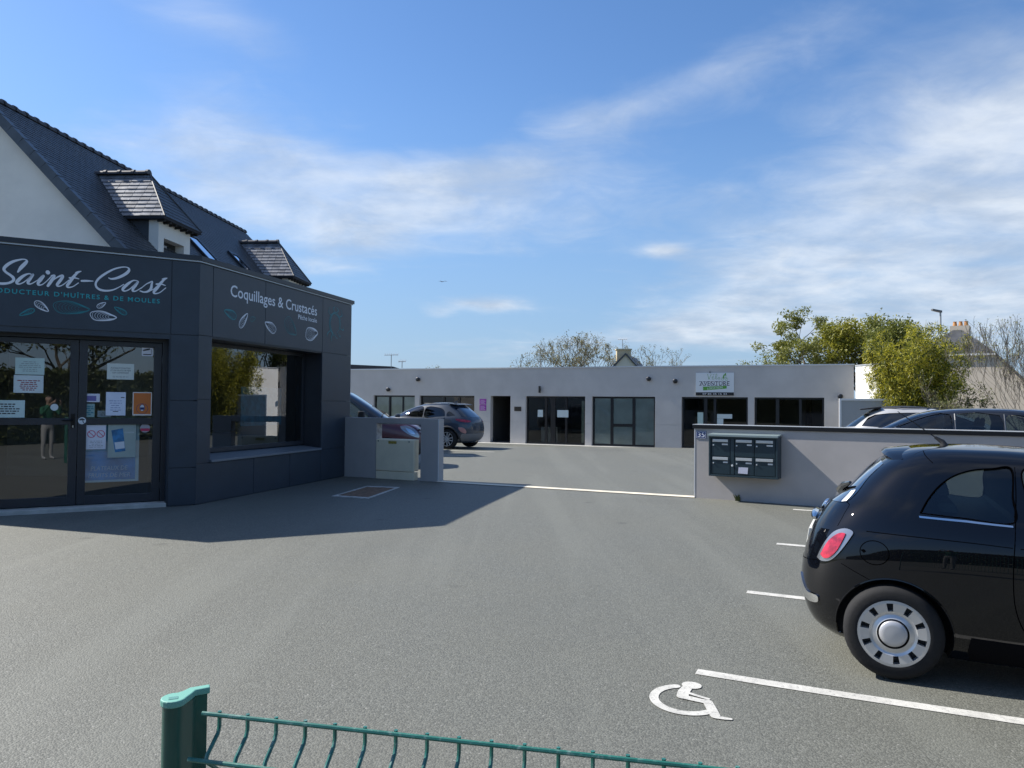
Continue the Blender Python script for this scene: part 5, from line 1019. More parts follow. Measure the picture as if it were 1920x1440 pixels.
for sd in (-1, 1):
    patch(KS, [(sd * a, b) for a, b in smooth_poly([(2.25, 1.02), (2.45, 1.01), (2.85, .96), (2.85, .91), (2.45, .92), (2.30, .96)], 3)], .012, step=.05).build('tail_lamp', M_red, kt, smooth=True, local=True)
    patch(KS, [(sd * a, b) for a, b in smooth_poly([(2.30, .74), (2.50, .72), (2.62, .62), (2.60, .53), (2.42, .58), (2.32, .66)], 3)], .010, step=.05).build('reverse_lamp', mat('lamp_rose', (.42, .20, .20), .2, coat=1), kt, smooth=True, local=True)
    for ax in (0, 2.6): MB().tube([KS.off(KS.th_x(ax + .405 * math.cos(t), max(.25, .345 + .405 * math.sin(t)), sd), max(.25, .345 + .405 * math.sin(t)), .004) for t in np.linspace(rad(-10), rad(190), 30)], .030, 6).build('arch_cladding', mat('cladding_grey', (.045, .047, .052), .6), kt, smooth=True, local=True)
    patch(KS, side_poly(KS, [(.42, .38), (2.2, .38), (2.2, .26), (.42, .26)], sd), .012, step=.1).build('sill_cladding', MATS['cladding_grey'], kt, smooth=True, local=True)
    MB().tube([KS.off(KS.th_x(x, 1.50, sd), 1.50, .03) for x in (.15, .4, .8, 1.15)], .014, 6).build('roof_rail', MATS['cladding_grey'], kt, local=True)
    mb = MB(); mb.hexa([(1.86, sd * .86, 1.03), (2.02, sd * .86, 1.03), (2.0, sd * 1.03, 1.05), (1.88, sd * 1.03, 1.05), (1.86, sd * .87, 1.16), (2.0, sd * .87, 1.16), (1.98, sd * 1.02, 1.16), (1.88, sd * 1.02, 1.16)]); mb.build('door_mirror', M_kona, kt, bevel=.03, local=True)
    seam(KS, [(.94, 1.42), (.93, 1.0), (.92, .5), (.95, .36)], sd, .005, 0).build('door_gap', M_gap, kt, local=True); seam(KS, [(.12, 1.06), (.30, .85), (.42, .70), (.50, .42)], sd, .005, 0).build('door_gap', M_gap, kt, local=True)
patch(KS, tail_pts(KS, [(-.72, .52), (.72, .52), (.68, .27), (-.68, .27)], False), .012, step=.09).build('bumper', mat('bumper_silver', (.20, .20, .21), .5), kt, smooth=True, local=True)
mb = MB(); mb.hexa([(-.20, -.55, 1.485), (.14, -.58, 1.525), (.14, .58, 1.525), (-.20, .55, 1.485), (-.19, -.55, 1.505), (.14, -.58, 1.55), (.14, .58, 1.55), (-.19, .55, 1.505)]); mb.build('roof_spoiler', M_kona, kt, bevel=.008, local=True)
MB().hexa([(.10, -.012, 1.55), (.25, -.012, 1.565), (.25, .012, 1.565), (.10, .012, 1.55), (.07, -.004, 1.64), (.10, -.004, 1.64), (.10, .004, 1.64), (.07, .004, 1.64)]).build('aerial', M_kona, kt, local=True)
for y in (-.35, .35): seat(kt, .55, y, 1.08, M_under); seat(kt, 1.4, y, 1.08, M_under)

# --- black estate car and white-grey sport utility car behind the mailbox wall
EST = [(.18,-.65,3.25,.74,3.6),(.30,-.85,3.38,.83,4),(.45,-.93,3.45,.87,4.2),(.65,-.95,3.46,.885,4.3),(.82,-.93,3.40,.885,4.2),(.92,-.91,3.15,.875,4),(.98,-.89,2.65,.86,3.9),(1.04,-.86,2.32,.84,3.8),(1.20,-.72,1.98,.77,3.6),(1.32,-.60,1.70,.71,3.5),(1.41,-.48,1.42,.65,3.3),(1.46,-.36,1.16,.57,3.1),(1.487,-.1,.85,.42,2.9),(1.50,.3,.5,.05,2.4)]
M_est = mat('black_estate_paint', (.008, .009, .013), .22, coat=1.0)
e1 = smooth_poly([(.98, .99), (1.02, 1.36), (1.30, 1.36), (1.70, 1.22), (2.12, 1.02), (2.10, .99)], 3); e2 = smooth_poly([(.14, 1.0), (.18, 1.36), (.90, 1.375), (.90, .99)], 2); e3 = smooth_poly([(-.62, 1.06), (-.46, 1.30), (.04, 1.355), (.06, 1.01), (-.3, 1.02)], 3)
he_ = rad(180 - 24); eo = np.array((9.95, 15.55))
ES, et, bd = car('estate_car', 'black estate car with chrome window lines parked behind the mailbox wall', EST, (eo[0], eo[1], gz(*eo) + .055), he_, M_est, (0, 2.63), .315, .2, .21, 'alloy', (e1, e2, e3), .88, tint=glass('estate_glass', (.30, .36, .36), 1.7), nth=96, nz=56)
for sd in (-1, 1):
    seam(ES, [(1.04, 1.375), (1.30, 1.385), (1.70, 1.245), (2.15, 1.02)], sd, .008, .002).build('window_trim', M_est, et, local=True)
    for x in (.94, .10): MB().tube([ES.off(ES.th_x(x + .0, z, sd), z, .004) for z in (1.0, 1.12, 1.25, 1.375)], .016, 6).build('pillar_trim', mat('pillar_shine', (.10, .105, .11), .15, .6), et, local=True)
    mb = MB(); mb.hexa([(1.90, sd * .86, .98), (2.06, sd * .86, .98), (2.04, sd * 1.02, 1.0), (1.92, sd * 1.02, 1.0), (1.90, sd * .87, 1.10), (2.04, sd * .87, 1.10), (2.02, sd * 1.01, 1.10), (1.92, sd * 1.01, 1.10)]); mb.build('door_mirror', M_est, et, bevel=.03, local=True)
patch(ES, tail_pts(ES, [(-.66, 1.05), (-.52, 1.35), (0, 1.38), (.52, 1.35), (.66, 1.05), (0, 1.02)], True), .004, step=.08).build('windscreen', glass('screen_glass', (.10, .13, .15), 2.0), et, smooth=True, local=True)
patch(ES, tail_pts(ES, [(-.62, 1.06), (-.52, 1.34), (0, 1.37), (.52, 1.34), (.62, 1.06), (0, 1.04)], False), .004, step=.08).build('rear_window', M_dglass, et, smooth=True, local=True)
for y in (-.35, .35): seat(et, .55, y, 1.0, M_under); seat(et, 1.4, y, 1.0, M_under)
SUV = [(k[0] * 1.02, k[1] * 1.06, k[2] * 1.06, k[3] * 1.03, k[4]) for k in KONA]
M_suv = mat('pearl_paint', (.46, .46, .46), .3, .2, coat=1.0)
s1_ = smooth_poly([(-.30, 1.14), (-.02, 1.40), (.95, 1.46), (1.5, 1.42), (2.15, 1.12), (.8, 1.09)], 3)
hs = rad(-24); sO = np.array((8.55, 18.1))
SS, st_, bd = car('sport_utility_car', 'pale grey crossover with dark roof whose tail shows above the mailbox wall', SUV, (sO[0], sO[1], gz(*sO) - .02), hs, M_suv, (0, 2.75), .34, .22, .235, 'alloy', (s1_,), .92, tint=M_dglass, nth=96, nz=56)
patch(SS, tail_pts(SS, [(-.64, 1.12), (-.54, 1.40), (0, 1.44), (.54, 1.40), (.64, 1.12), (0, 1.09)], False), .004, step=.08).build('rear_window', glass('screen_glass', (.1, .13, .15)), st_, smooth=True, local=True)
mb = MB(); mb.hexa([(-.34, -.58, 1.50), (.10, -.60, 1.545), (.10, .60, 1.545), (-.34, .58, 1.50), (-.33, -.58, 1.53), (.10, -.60, 1.59), (.10, .60, 1.59), (-.33, .58, 1.53)]); mb.build('roof_spoiler', M_black, st_, bevel=.01, local=True)
mb = MB()
zz_ = np.linspace(1.555, SS.z1, 8); n_ = 48
mb.add([SS.off(2 * PI * k / n_, z, .004) for z in zz_[:-1] for k in range(n_)], [(i * n_ + k, i * n_ + (k + 1) % n_, (i + 1) * n_ + (k + 1) % n_, (i + 1) * n_ + k) for i in range(6) for k in range(n_)]); mb.build('roof_panel', M_black, st_, smooth=True, local=True)
for sd in (-1, 1): MB().tube([SS.off(SS.th_x(x, 1.53, sd), 1.53, .03) for x in (.1, .5, 1.0, 1.4)], .014, 6).build('roof_rail', M_black, st_, local=True)

# ------------------------------------------------------------------ vegetation
def leaves(name, m, parent, pos, size, aspect=.35, droop=.3, seed=0, jit=1.0, kind=None):
    """one small folded leaf at each position"""
    rs = np.random.RandomState(seed); n = len(pos); pos = np.asarray(pos)
    d = rs.normal(size=(n, 3)) * jit; d[:, 2] -= droop; d /= np.linalg.norm(d, axis=1, keepdims=True)
    u = np.cross(d, rs.normal(size=(n, 3))); u /= np.linalg.norm(u, axis=1, keepdims=True)
    L = size * rs.uniform(.6, 1.35, (n, 1)); Wd = L * aspect
    v = np.stack([pos, pos + d * L * .5 + u * Wd / 2, pos + d * L, pos + d * L * .5 - u * Wd / 2], 1).reshape(-1, 3) - np.array(BASE[parent.name])
    me = bpy.data.meshes.new(name); me.vertices.add(4 * n); me.vertices.foreach_set('co', v.ravel()); me.loops.add(4 * n); me.loops.foreach_set('vertex_index', np.arange(4 * n, dtype=np.int32))
    me.polygons.add(n); me.polygons.foreach_set('loop_start', np.arange(0, 4 * n, 4, dtype=np.int32)); me.polygons.foreach_set('loop_total', np.full(n, 4, dtype=np.int32)); me.update(); me.validate(); me.materials.append(m)
    o = bpy.data.objects.new(name, me); COL.objects.link(o); o.parent = parent; BASE[o.name] = BASE[parent.name]
    if kind: o['kind'] = kind
    return o
def clump_points(centres, radii, n, seed, flat=1.0):
    rs = np.random.RandomState(seed); out = []
    for c, r in zip(centres, radii):
        q = rs.normal(size=(n, 3)); q /= np.linalg.norm(q, axis=1, keepdims=True); q *= (rs.uniform(0, 1, (n, 1)) ** .45) * r; q[:, 2] *= flat; out.append(np.array(c) + q)
    return np.vstack(out)
def branch(mb, p, d, L, r, depth, rr, tips, spread=.55, taper=.68, up=.12, seg=3, kids=(2, 3), sides=4, minr=.004):
    pts = [Vector(p)]; dv = Vector(d).normalized(); rads = [r]
    for i in range(seg):
        dv = (dv + Vector((rr.gauss(0, .16), rr.gauss(0, .16), rr.gauss(0, .10) + up * .4))).normalized(); pts.append(pts[-1] + dv * L / seg); rads.append(max(minr, r * (1 - (1 - taper) * (i + 1) / seg)))
    mb.tube(pts, rads, sides if r > .012 else 3, cap=False)
    if depth == 0: tips.append(tuple(pts[-1])); return
    for k in range(rr.randint(*kids)):
        q = pts[rr.randint(max(1, seg - 1), seg)] if k else pts[-1]
        nd = (dv + Vector((rr.gauss(0, spread), rr.gauss(0, spread), rr.gauss(0, spread * .7) + up))).normalized(); branch(mb, q, nd, L * rr.uniform(.62, .86), rads[-1] * rr.uniform(.6, .85), depth - 1, rr, tips, spread, taper, up, seg, kids, sides, minr)
M_bark = mat('bark', (.085, .070, .055), .9, var=(8, .35), bump=(30, .6, .01)); M_twig = mat('twig', (.16, .135, .10), .9, var=(6, .3))

# bamboo: many leaning canes wrapped in drooping leaves
rr = random.Random(11); bx, by = 14.2, 27.2
bam = thing('bamboo_clump', 'tall yellow-green bamboo clump beside the white end wall', 'bamboo', (bx, by, gz(bx, by)))
cen, rd = [], []; mb = MB(); yel = []; 
for i in range(72):
    a = rr.uniform(0, 2 * PI); q = math.sqrt(rr.random()); x0, y0 = bx + .95 * q * math.cos(a), by + .85 * q * math.sin(a); lean = rr.uniform(.15, .55) * (0.25 + q); hgt = rr.uniform(3.3, 5.35) * (1 - .20 * q)
    x1, y1 = x0 + lean * 1.5 * math.cos(a), y0 + lean * 1.5 * math.sin(a); z0 = gz(bx, by)
    pts = [(x0 + (x1 - x0) * t ** 2, y0 + (y1 - y0) * t ** 2, z0 + hgt * t) for t in (0, .25, .5, .75, 1)]; mb.tube(pts, [.016, .015, .012, .008, .003], 5)
    for k in range(13):
        t = .10 + .90 * (k + rr.random()) / 13; r_ = .36 * (1.2 - .72 * t); c = (x0 + (x1 - x0) * t ** 2 + rr.gauss(0, .12), y0 + (y1 - y0) * t ** 2 + rr.gauss(0, .12), z0 + hgt * t - .1); cen.append(c); rd.append(r_)
mb.build('canes', mat('bamboo_cane', (.20, .19, .05), .5), bam, smooth=True)
P = clump_points(cen, rd, 62, 2, 1.15); top = np.array([c[2] for c in cen]).max()
rs = np.random.RandomState(4); sel = rs.rand(len(P)) < .62
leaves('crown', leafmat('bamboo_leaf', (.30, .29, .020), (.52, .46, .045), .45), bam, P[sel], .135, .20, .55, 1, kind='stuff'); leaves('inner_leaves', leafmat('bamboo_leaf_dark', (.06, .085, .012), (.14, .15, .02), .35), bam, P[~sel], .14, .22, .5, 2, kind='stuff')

def tree(name, label, cat, loc, h, depth, r0, L0, seed, leaf=None, n=0, size=.1, clump=.4, spread=.55, group=None, up=.12, first=None, lm=None, kids=(2, 3), aspect=.4, flat=.8, minr=.006, bark=M_bark, ztop=None):
    t = thing(name, label, cat, loc, group=group); rr_ = random.Random(seed); mb = MB(); tips = []
    p0 = Vector(loc); p1 = p0 + Vector((rr_.gauss(0, .1), rr_.gauss(0, .1), h)); mb.tube([p0, (p0 + p1) / 2 + Vector((rr_.gauss(0, .06), 0, 0)), p1], [r0 * 1.25, r0, r0 * .85], 8)
    for k in range(first or 5):
        a = 2 * PI * k / (first or 5) + rr_.uniform(-.3, .3); branch(mb, p1 - Vector((0, 0, rr_.uniform(0, h * .3))), (math.cos(a) * .75, math.sin(a) * .75, rr_.uniform(.5, 1.1)), L0 * rr_.uniform(.8, 1.15), r0 * .55, depth, rr_, tips, spread, .66, up, 3, kids, 4, minr)
    mb.build('trunk', bark, t, smooth=True)
    if n: leaves('crown', lm, t, clump_points(tips, [clump * rr_.uniform(.6, 1.25) for _ in tips], n, seed, flat), size, aspect, .1, seed, kind='stuff')
    return t
L_pine = leafmat('pine_needles', (.10, .12, .020), (.26, .26, .045), .35); L_dark = leafmat('dark_leaf', (.045, .062, .014), (.13, .135, .026), .25); L_bud = leafmat('bud_leaf', (.13, .13, .045), (.24, .20, .08), .35); L_pale = leafmat('pale_leaf', (.18, .20, .07), (.30, .29, .12), .4)
tree('pine_tree', 'airy olive-green tree with tiered foliage left of the bamboo', 'tree', (14.0, 36.2, -.2), 3.0, 3, .15, 1.45, 21, True, 130, .14, .45, .62, lm=L_pine, up=.10, first=6, flat=.55)
tree('pine_tree', 'low olive bush just above the flat roof, left of the airy tree', 'tree', (12.6, 36.4, -.2), 2.4, 2, .10, 1.0, 27, True, 70, .11, .42, .6, lm=L_pine, up=.1, first=5)
tree('broadleaf_tree', 'green tree with spiky top rising behind the bamboo', 'tree', (16.0, 31.6, -.2), 2.6, 3, .14, 1.15, 33, True, 100, .13, .46, .45, lm=leafmat('olive_leaf', (.08, .105, .018), (.22, .225, .035), .3), up=.45, first=6, flat=1.2)
tree('broadleaf_tree', 'leafy green tree between the airy tree and the bamboo', 'tree', (16.2, 35.2, -.2), 2.8, 3, .13, 1.15, 35, True, 140, .14, .55, .5, lm=leafmat('mid_leaf', (.16, .175, .018), (.36, .33, .035), .4), up=.3, first=7)
tree('broadleaf_tree', 'small dark conifer peeping over the slate roof of the beige house', 'tree', (27.3, 46, -.2), 2.9, 2, .14, .8, 37, True, 60, .16, .40, .5, lm=L_dark, up=.3, first=5)
tree('bare_bush', 'dark shrub with half bare branches right of the bamboo', 'shrub', (16.3, 27.8, 0), .7, 3, .05, .75, 41, True, 10, .10, .28, .5, lm=L_dark, up=.25, first=6, minr=.005)
for k, (x, y, h, L, sd, lab) in enumerate(((14.0, 21.0, .6, 1.0, 43, 'bare twiggy willow shrub reaching up in front of the beige house'), (15.0, 22.0, .7, 1.1, 44, 'bare twiggy shrub beside the willow in front of the beige house'), (12.9, 22.6, .4, .55, 45, 'low bare shrub over the roof of the black estate car'), (17.5, 24.5, .6, .9, 46, 'tangled bare shrub at the corner of the beige house'))):
    tree('bare_shrub', lab, 'shrub', (x, y, 0), h, 5, .035, L, sd, True, 2, .05, .12, .42, lm=L_pale, up=.38, first=6, kids=(2, 3), minr=.0045, bark=M_twig, group='bare shrubs behind the mailbox wall')
for k, (x, y, h, L, sd, n, lab) in enumerate(((4.0, 79, 3.3, 2.0, 51, 6, 'bare oak crown left of the bare tallest tree above the grey roof'), (6.5, 82, 4.2, 2.2, 52, 6, 'tallest budding bare tree above the long grey roof'), (9.2, 80, 3.5, 1.9, 53, 10, 'budding oak crown next to the far gable with the chimney'), (15.6, 88, 3.7, 1.9, 54, 5, 'bare tree behind the slate roof of the far gabled house'), (1.4, 70, 2.9, 1.2, 55, 3, 'thin bare saplings above the grey roof over the passage'), (-9.3, 84, 2.6, 1.3, 56, 6, 'small bare treetop near the rooftop aerial'), (-5.3, 90, 2.8, 1.2, 57, 6, 'tiny bare treetop over the middle of the grey roof'))):
    tree('bare_tree', lab, 'tree', (x, y, -.2), h, 4, .17, L, sd, True, n, .17, .30, .50, lm=L_bud, up=.16, first=6, kids=(2, 3), minr=.014, bark=M_twig, group='bare trees beyond the grey building')
# evergreen hedge and trees across the road behind the viewer: they show as reflections in the shop glass
hg = thing('roadside_hedge', 'clipped evergreen hedge along the road opposite the shop', 'hedge', (6, -8.5, -.1)); mb = MB(); mb.box(-45, 60, -9.6, -8.2, -.1, 2.65); mb.build('hedge_core', mat('hedge_dark', (.012, .018, .006), .9), hg)
rs = np.random.RandomState(9); n = 60000; P = np.stack([rs.uniform(-45, 60, n), np.where(rs.rand(n) < .7, rs.normal(-8.15, .06, n), rs.uniform(-9.6, -8.2, n)), rs.uniform(0, 2.75, n)], 1); P[P[:, 1] < -8.35, 2] = rs.normal(2.70, .06, (P[:, 1] < -8.35).sum())
leaves('foliage', leafmat('hedge_leaf', (.030, .045, .012), (.090, .10, .022), .2), hg, P, .16, .5, .1, 9, kind='stuff')
for k, (x, y, h, lab) in enumerate(((8.5, -13.5, 2.6, 'dark spreading pine above the roadside hedge'), (3.2, -14.5, 2.4, 'leafy evergreen behind the left part of the roadside hedge'), (15, -15, 3.0, 'tall evergreen behind the far part of the roadside hedge'))):
    tree('evergreen_tree', lab, 'tree', (x, y, -.1), h, 3, .2, 1.7, 60 + k, True, 60, .22, .65, .6, lm=L_dark, up=.15, first=6, group='evergreens across the road')

# ------------------------------------------------------------------ houses beyond
M_beige = mat('beige_render', (.58, .50, .40), .9, var=(1, .06)); M_stone = mat('chimney_render', (.50, .42, .28), .9, var=(3, .1)); M_gold = mat('terracotta', (.42, .20, .07), .8)
bh = thing('beige_house', 'beige house with half-hipped slate roof and terracotta chimney pots behind the bamboo', 'house', (22.9, 40, -.2))
FH = frame((22.9, 40.0), (math.cos(rad(-36)), math.sin(rad(-36))), (math.sin(rad(-36)), -math.cos(rad(-36))))
gp = [(-4.4, -.3), (4.6, -.3), (4.6, 1.4), (1.75, 4.45), (-1.55, 4.45), (-4.4, 1.4)]
MB().prism(gp, lambda s_, z: FH(s_, 0, z), lambda s_, z: FH(s_, -9, z)).build('wall', M_beige, bh)
mb = MB(); mb.add([FH(-1.75, .15, 4.42), FH(1.95, .15, 4.42), FH(.1, -1.6, 5.95), FH(.1, -9.3, 5.95), FH(4.95, .15, 1.1), FH(4.95, -9.3, 1.1), FH(-4.75, .15, 1.1), FH(-4.75, -9.3, 1.1)], [(0, 1, 2), (1, 4, 5, 3, 2), (0, 2, 3, 7, 6)])
ob = mb.build('roof', M_slate, bh); md = ob.modifiers.new('s', 'SOLIDIFY'); md.thickness = .12
ch = MB().fbox(FH, -.25, .65, -2.2, -1.4, 5.3, 6.0).build('chimney', M_beige, bh)
for s_ in (-.05, .22, .48): MB().lathe([(.09, 0), (.11, .04), (.08, .22), (.10, .26), (.0, .26)], lambda a, b, h, s_=s_: (FH(s_, -1.8, 0)[0] + a, FH(s_, -1.8, 0)[1] + b, 6.0 + h), 12).build('chimney_pot', M_gold, ch)
MB().fbox(FH, -1.75, 1.95, .05, .16, 4.30, 4.40).build('gutter', MATS['gutter_white'], bh)
t = thing('street_lamp', 'slim grey street lamp post rising behind the beige house chimney', 'street lamp', (25.1, 45, -.2)); mb = MB(); mb.tube([(25.1, 45, -.2), (25.1, 45, 7.2)], [.09, .05], 8); mb.build('post', mat('lamp_post', (.35, .36, .36), .5, .3), t); MB().hexa([(24.6, 44.9, 7.30), (25.15, 44.9, 7.18), (25.15, 45.1, 7.18), (24.6, 45.1, 7.30), (24.6, 44.9, 7.40), (25.15, 44.9, 7.30), (25.15, 45.1, 7.30), (24.6, 45.1, 7.40)]).build('lamp_head', mat('lamp_dark', (.12, .12, .12), .5), t)
nh = thing('grey_roof_house', 'low slate roof showing right of the beige house', 'house', (30, 50, -.2)); MB().prism([(-3.0, -.2), (3.0, -.2), (3.0, 2.6), (0, 4.6), (-3.0, 2.6)], lambda s_, z: (29.3 + s_ * 1.3, 50, z), lambda s_, z: (29.3 + s_ * 1.3, 56, z)).build('wall', M_beige, nh)
mb = MB(); mb.add([(25.2, 49.8, 2.4), (29.3, 49.8, 4.75), (29.3, 56.2, 4.75), (25.2, 56.2, 2.4), (33.4, 49.8, 2.4), (33.4, 56.2, 2.4)], [(0, 1, 2, 3), (1, 4, 5, 2)]); ob = mb.build('roof', M_slate, nh); md = ob.modifiers.new('s', 'SOLIDIFY'); md.thickness = .12
# far gabled house with the chimney
fh = thing('gabled_house', 'far cream gabled house with chimney and slate roof above the grey building', 'house', (11, 75, -.2))
MB().prism([(-1.55, -.2), (1.6, -.2), (1.6, 5.0), (.02, 6.55), (-1.55, 5.0)], lambda s_, z: (11.0 + s_, 75, z), lambda s_, z: (11.0 + s_ + 2.4, 83, z)).build('wall', mat('cream_render', (.62, .58, .50), .9), fh)
mb = MB(); mb.add([(9.2, 74.8, 4.78), (11.02, 74.8, 6.65), (12.85, 74.8, 4.70), (11.6, 83.2, 4.78), (13.45, 83.2, 6.65), (15.3, 83.2, 4.70)], [(0, 1, 4, 3), (1, 2, 5, 4)]); ob = mb.build('roof', mat('slate_far', (.055, .06, .072), .5), fh); md = ob.modifiers.new('s', 'SOLIDIFY'); md.thickness = .16
c2 = MB().box(10.3, 11.7, 75.6, 76.4, 5.6, 7.0).build('chimney', M_stone, fh); MB().box(10.22, 11.78, 75.52, 76.48, 7.0, 7.12).build('chimney_cap', M_stone, c2)
def aerial(name, label, x, y, z0, z1, seed, w_=1.2):
    t = thing(name, label, 'aerial', (x, y, z0)); mb = MB(); mb.tube([(x, y, z0), (x, y, z1)], .03, 5); mb.build('mast', mat('aerial_metal', (.30, .30, .30), .4, .6), t); mb = MB(); mb.tube([(x - w_ * .6, y, z1 - .05), (x + w_ * .6, y, z1 - .02)], .022, 5)
    for i in range(7): q = x - w_ * .55 + i * w_ * 1.1 / 6; mb.tube([(q, y - .2, z1 - .1), (q, y + .2, z1 + .12)], .012, 4)
    mb.build('elements', MATS['aerial_metal'], t)
aerial('television_aerial', 'television aerial on the chimney of the far gabled house', 10.9, 76, 7.12, 8.1, 1, .8); aerial('television_aerial', 'television aerial on a mast above the dark low roof on the left', -9.45, 60, 4.3, 5.35, 2, .9); aerial('television_aerial', 'small tilted aerials on the roof beside the tall aerial mast', -8.6, 60, 4.3, 4.85, 3, .5)
o = MB().hexa([(-17.5, 60, -.2), (-9.3, 60, -.2), (-9.3, 66, -.2), (-17.5, 66, -.2), (-17.5, 60, 4.72), (-9.3, 60, 4.42), (-9.3, 66, 4.42), (-17.5, 66, 4.72)]).build('shed', mat('dark_shed', (.06, .055, .06), .8)); tag(o, 'low dark sloping roof beyond the left end of the grey building', 'building')
# bird
mb = MB(); bq = Vector((-5.55, 60, 11.1)); mb.tube([bq + Vector((-.11, 0, .0)), bq, bq + Vector((.14, 0, .01))], [.008, .032, .009], 6)
for sd in (-1, 1): mb.add([bq + Vector((.04, 0, .014)), bq + Vector((.07 + sd * .18, -.02, .065)), bq + Vector((sd * .40 + .03, -.02, .014)), bq + Vector((sd * .16 - .04, 0, .033)), bq + Vector((-.04, 0, .014))], [(0, 1, 2, 3, 4)])
tag(mb.build('bird', mat('bird_grey', (.30, .31, .33), .8), fix=False), 'gull gliding in the sky above the grey building', 'bird')

# ------------------------------------------------------------------ green wire fence in the foreground
aF = rad(-12.5); FF = frame((-.525, 1.262), (math.cos(aF), math.sin(aF)), (math.sin(aF), -math.cos(aF)))
M_green = mat('green_coating', (.008, .075, .055), .38, coat=.2, var=(14, .1)); M_cap = mat('green_cap', (.15, .37, .30), .55)
fn = thing('wire_fence', 'green welded wire fence panel with a capped profile post', 'fence', FF(0, 0, gz(0, 1.2)))
zt = 1.098
def post_poly(k=1.0): return [(x_ * .78, y_ * .78) for x_, y_ in post_poly0(k)]
def post_poly0(k=1.0): return [(-.030 + .024 * k * math.cos(t), -.022 + .026 * k * math.sin(t)) for t in np.linspace(rad(75), rad(345), 14)] + [(.004, -.012), (.012, .006), (.036 * k + .002, .012), (.036 * k + .002, .030 * k), (.0, .026), (-.012, .012)]
def pm(z, k=1.0):
    # profile turned so that its round nose points to the viewer's left
    c, s_ = math.cos(rad(35)), math.sin(rad(35)); return lambda x, y: FF(x * c - y * s_, -(x * s_ + y * c) - .01, z)
MB().prism(post_poly(.92), pm(gz(0, 1.2) - .3), pm(1.113)).build('post', M_green, fn, smooth=True, sharp=50)
cp = MB().prism(post_poly(1.06), pm(1.113), pm(1.124)).build('post_cap', M_cap, fn, bevel=.002)
MB().prism([(-.031, -.027), (-.017, -.027), (-.017, -.016), (-.031, -.016)], pm(1.1241), pm(1.1246)).build('cap_mark', mat('cap_mark', (.10, .25, .22), .5), cp)
M_wire = mat('green_wire', (.020, .135, .105), .35, coat=.2, var=(30, .15), var2=(60, .5, (.30, .36, .34)))
zh = [(zt, 0), (zt - .058, .034), (zt - .116, 0), (zt - .52, 0), (zt - .578, .034), (zt - .636, 0), (zt - .93, 0)]
for z, o in zh: MB().tube([FF(.035, o + .006, z), FF(2.5, o + .006, z)], .0037, 8).build('horizontal_wire', M_wire, fn, smooth=True)
for i in range(49):
    s_ = .062 + .05 * i; pts = []
    for z, o in ((zt + .004, 0), (zt - .020, 0), (zt - .030, .004), (zt - .052, .031), (zt - .058, .034), (zt - .064, .031), (zt - .086, .004), (zt - .10, 0), (zt - .50, 0), (zt - .55, .004), (zt - .578, .034), (zt - .606, .004), (zt - .64, 0), (zt - .95, 0)): pts.append(FF(s_, o, z))
    MB().tube(pts, .0033, 6).build('vertical_wire', M_wire, fn, smooth=True)

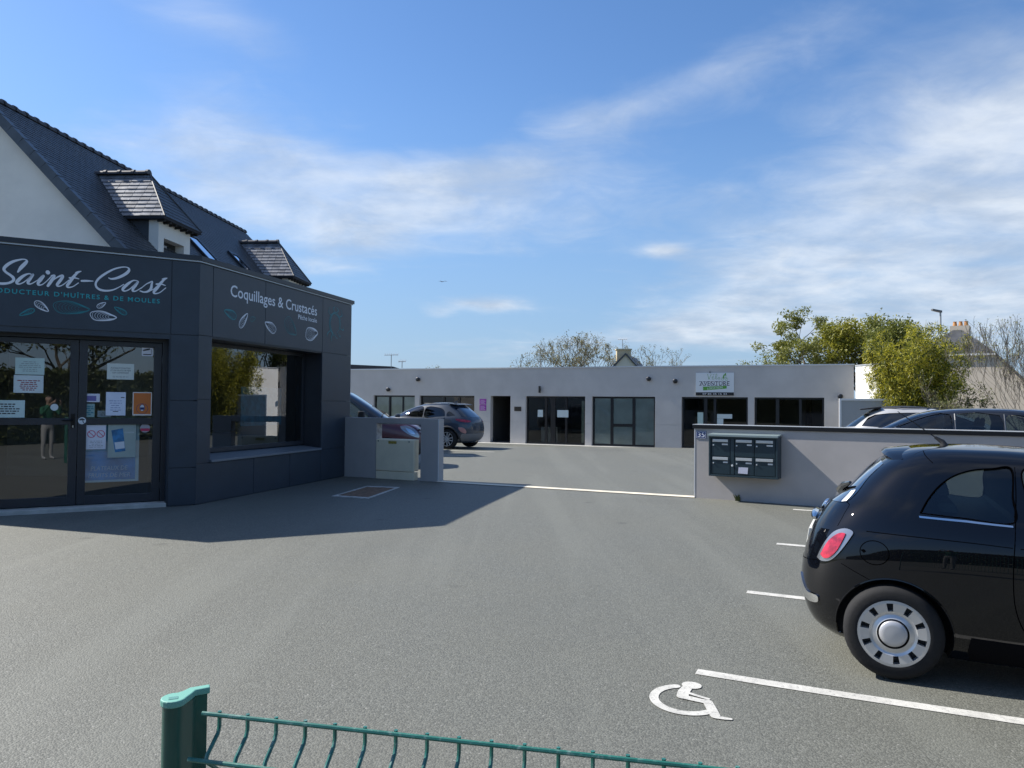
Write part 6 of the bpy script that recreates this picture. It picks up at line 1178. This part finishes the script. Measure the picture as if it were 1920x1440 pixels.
# ------------------------------------------------------------------ the person taking the picture (shows as a reflection in the door glass)
px0 = (0.0, -.50, gz(0, -.5)); K = 1.03
pe = thing('person', 'person in green top and white trousers holding up a phone behind the fence', 'person', px0)
nodes = {'pelvis': (0, 0, .95, .135, .10), 'belly': (0, 0, 1.10, .130, .095), 'chest': (0, 0, 1.30, .155, .105), 'nb': (0, 0, 1.46, .075, .065), 'neck': (0, .012, 1.53, .052, .052), 'jaw': (0, .035, 1.60, .066, .075), 'head': (0, .03, 1.68, .078, .098), 'crown': (0, .02, 1.75, .062, .078), 'nose': (0, .125, 1.655, .012, .014)}
edges = [('pelvis', 'belly'), ('belly', 'chest'), ('chest', 'nb'), ('nb', 'neck'), ('neck', 'jaw'), ('jaw', 'head'), ('head', 'crown'), ('head', 'nose')]
for sd, q in ((-1, 'l'), (1, 'r')):
    nodes.update({q + 'hip': (sd * .095, 0, .88, .095, .09), q + 'knee': (sd * .105, .015, .50, .062, .062), q + 'calf': (sd * .107, -.01, .34, .056, .058), q + 'ankle': (sd * .11, -.015, .09, .040, .042), q + 'heel': (sd * .112, .03, .045, .040, .036), q + 'toe': (sd * .125, .15, .035, .038, .026),
                  q + 'sho': (sd * .175, 0, 1.41, .062, .060), q + 'elb': (sd * .25, .15, 1.24, .043, .043), q + 'wri': (sd * .125, .37, 1.54, .027, .024), q + 'palm': (sd * .095, .425, 1.59, .030, .020), q + 'thumb1': (sd * .072, .425, 1.575, .011, .011), q + 'thumb2': (sd * .052, .435, 1.582, .009, .009), q + 'ear': (sd * .088, .02, 1.655, .014, .018)})
    edges += [('pelvis', q + 'hip'), (q + 'hip', q + 'knee'), (q + 'knee', q + 'calf'), (q + 'calf', q + 'ankle'), (q + 'ankle', q + 'heel'), (q + 'heel', q + 'toe'), ('chest', q + 'sho'), (q + 'sho', q + 'elb'), (q + 'elb', q + 'wri'), (q + 'wri', q + 'palm'), (q + 'palm', q + 'thumb1'), (q + 'thumb1', q + 'thumb2'), ('head', q + 'ear')]
    for k in range(4):
        nodes[q + 'f%da' % k] = (sd * (.088 - .004 * k), .452, 1.575 + .018 * k, .0095, .0095); nodes[q + 'f%db' % k] = (sd * (.068 - .003 * abs(k - 1)), .462, 1.578 + .018 * k, .0085, .0085); nodes[q + 'f%dc' % k] = (sd * (.050 - .004 * abs(k - 1)), .455, 1.579 + .018 * k, .0075, .0075)
        edges += [(q + 'palm', q + 'f%da' % k), (q + 'f%da' % k, q + 'f%db' % k), (q + 'f%db' % k, q + 'f%dc' % k)]
keys_ = list(nodes); me = bpy.data.meshes.new('body'); me.from_pydata([tuple(c * K for c in nodes[k][:3]) for k in keys_], [(keys_.index(a), keys_.index(b)) for a, b in edges], [])
tmp = bpy.data.objects.new('tmp', me); COL.objects.link(tmp); md = tmp.modifiers.new('skin', 'SKIN'); md.use_smooth_shade = True
for i, k in enumerate(keys_): v = me.skin_vertices[0].data[i]; v.radius = (nodes[k][3] * K, nodes[k][4] * K); v.use_root = k == 'pelvis'
tmp.modifiers.new('sub', 'SUBSURF').levels = 2; bpy.context.view_layer.update()
bm_e = bpy.data.meshes.new_from_object(tmp.evaluated_get(bpy.context.evaluated_depsgraph_get())); bpy.data.objects.remove(tmp)
for m_ in (mat('trousers_white', (.26, .255, .245), .85), mat('top_green', (.010, .09, .045), .85), mat('skin', (.30, .19, .14), .55), mat('shoe_white', (.28, .28, .28), .6), mat('hair_brown', (.05, .03, .02), .6)): bm_e.materials.append(m_)
mi = []
for p_ in bm_e.polygons:
    c = p_.center / K; mi.append(3 if c.z < .085 else 0 if c.z < .98 else 4 if (c.z > 1.70 or (c.z > 1.58 and c.y < .0)) and abs(c.x) < .12 else 2 if c.z > 1.50 or (c.y > .345) else 1)
bm_e.polygons.foreach_set('material_index', mi); bm_e.polygons.foreach_set('use_smooth', [True] * len(mi))
o = bpy.data.objects.new('body', bm_e); COL.objects.link(o); o.parent = pe
t = thing('mobile_phone', 'dark phone held up in both hands behind the fence', 'phone', (0, -.03, CAMZ - .04)); MB().box(-.062, .062, -.034, -.026, CAMZ - .035, CAMZ + .035).build('case', M_black, t, bevel=.002)
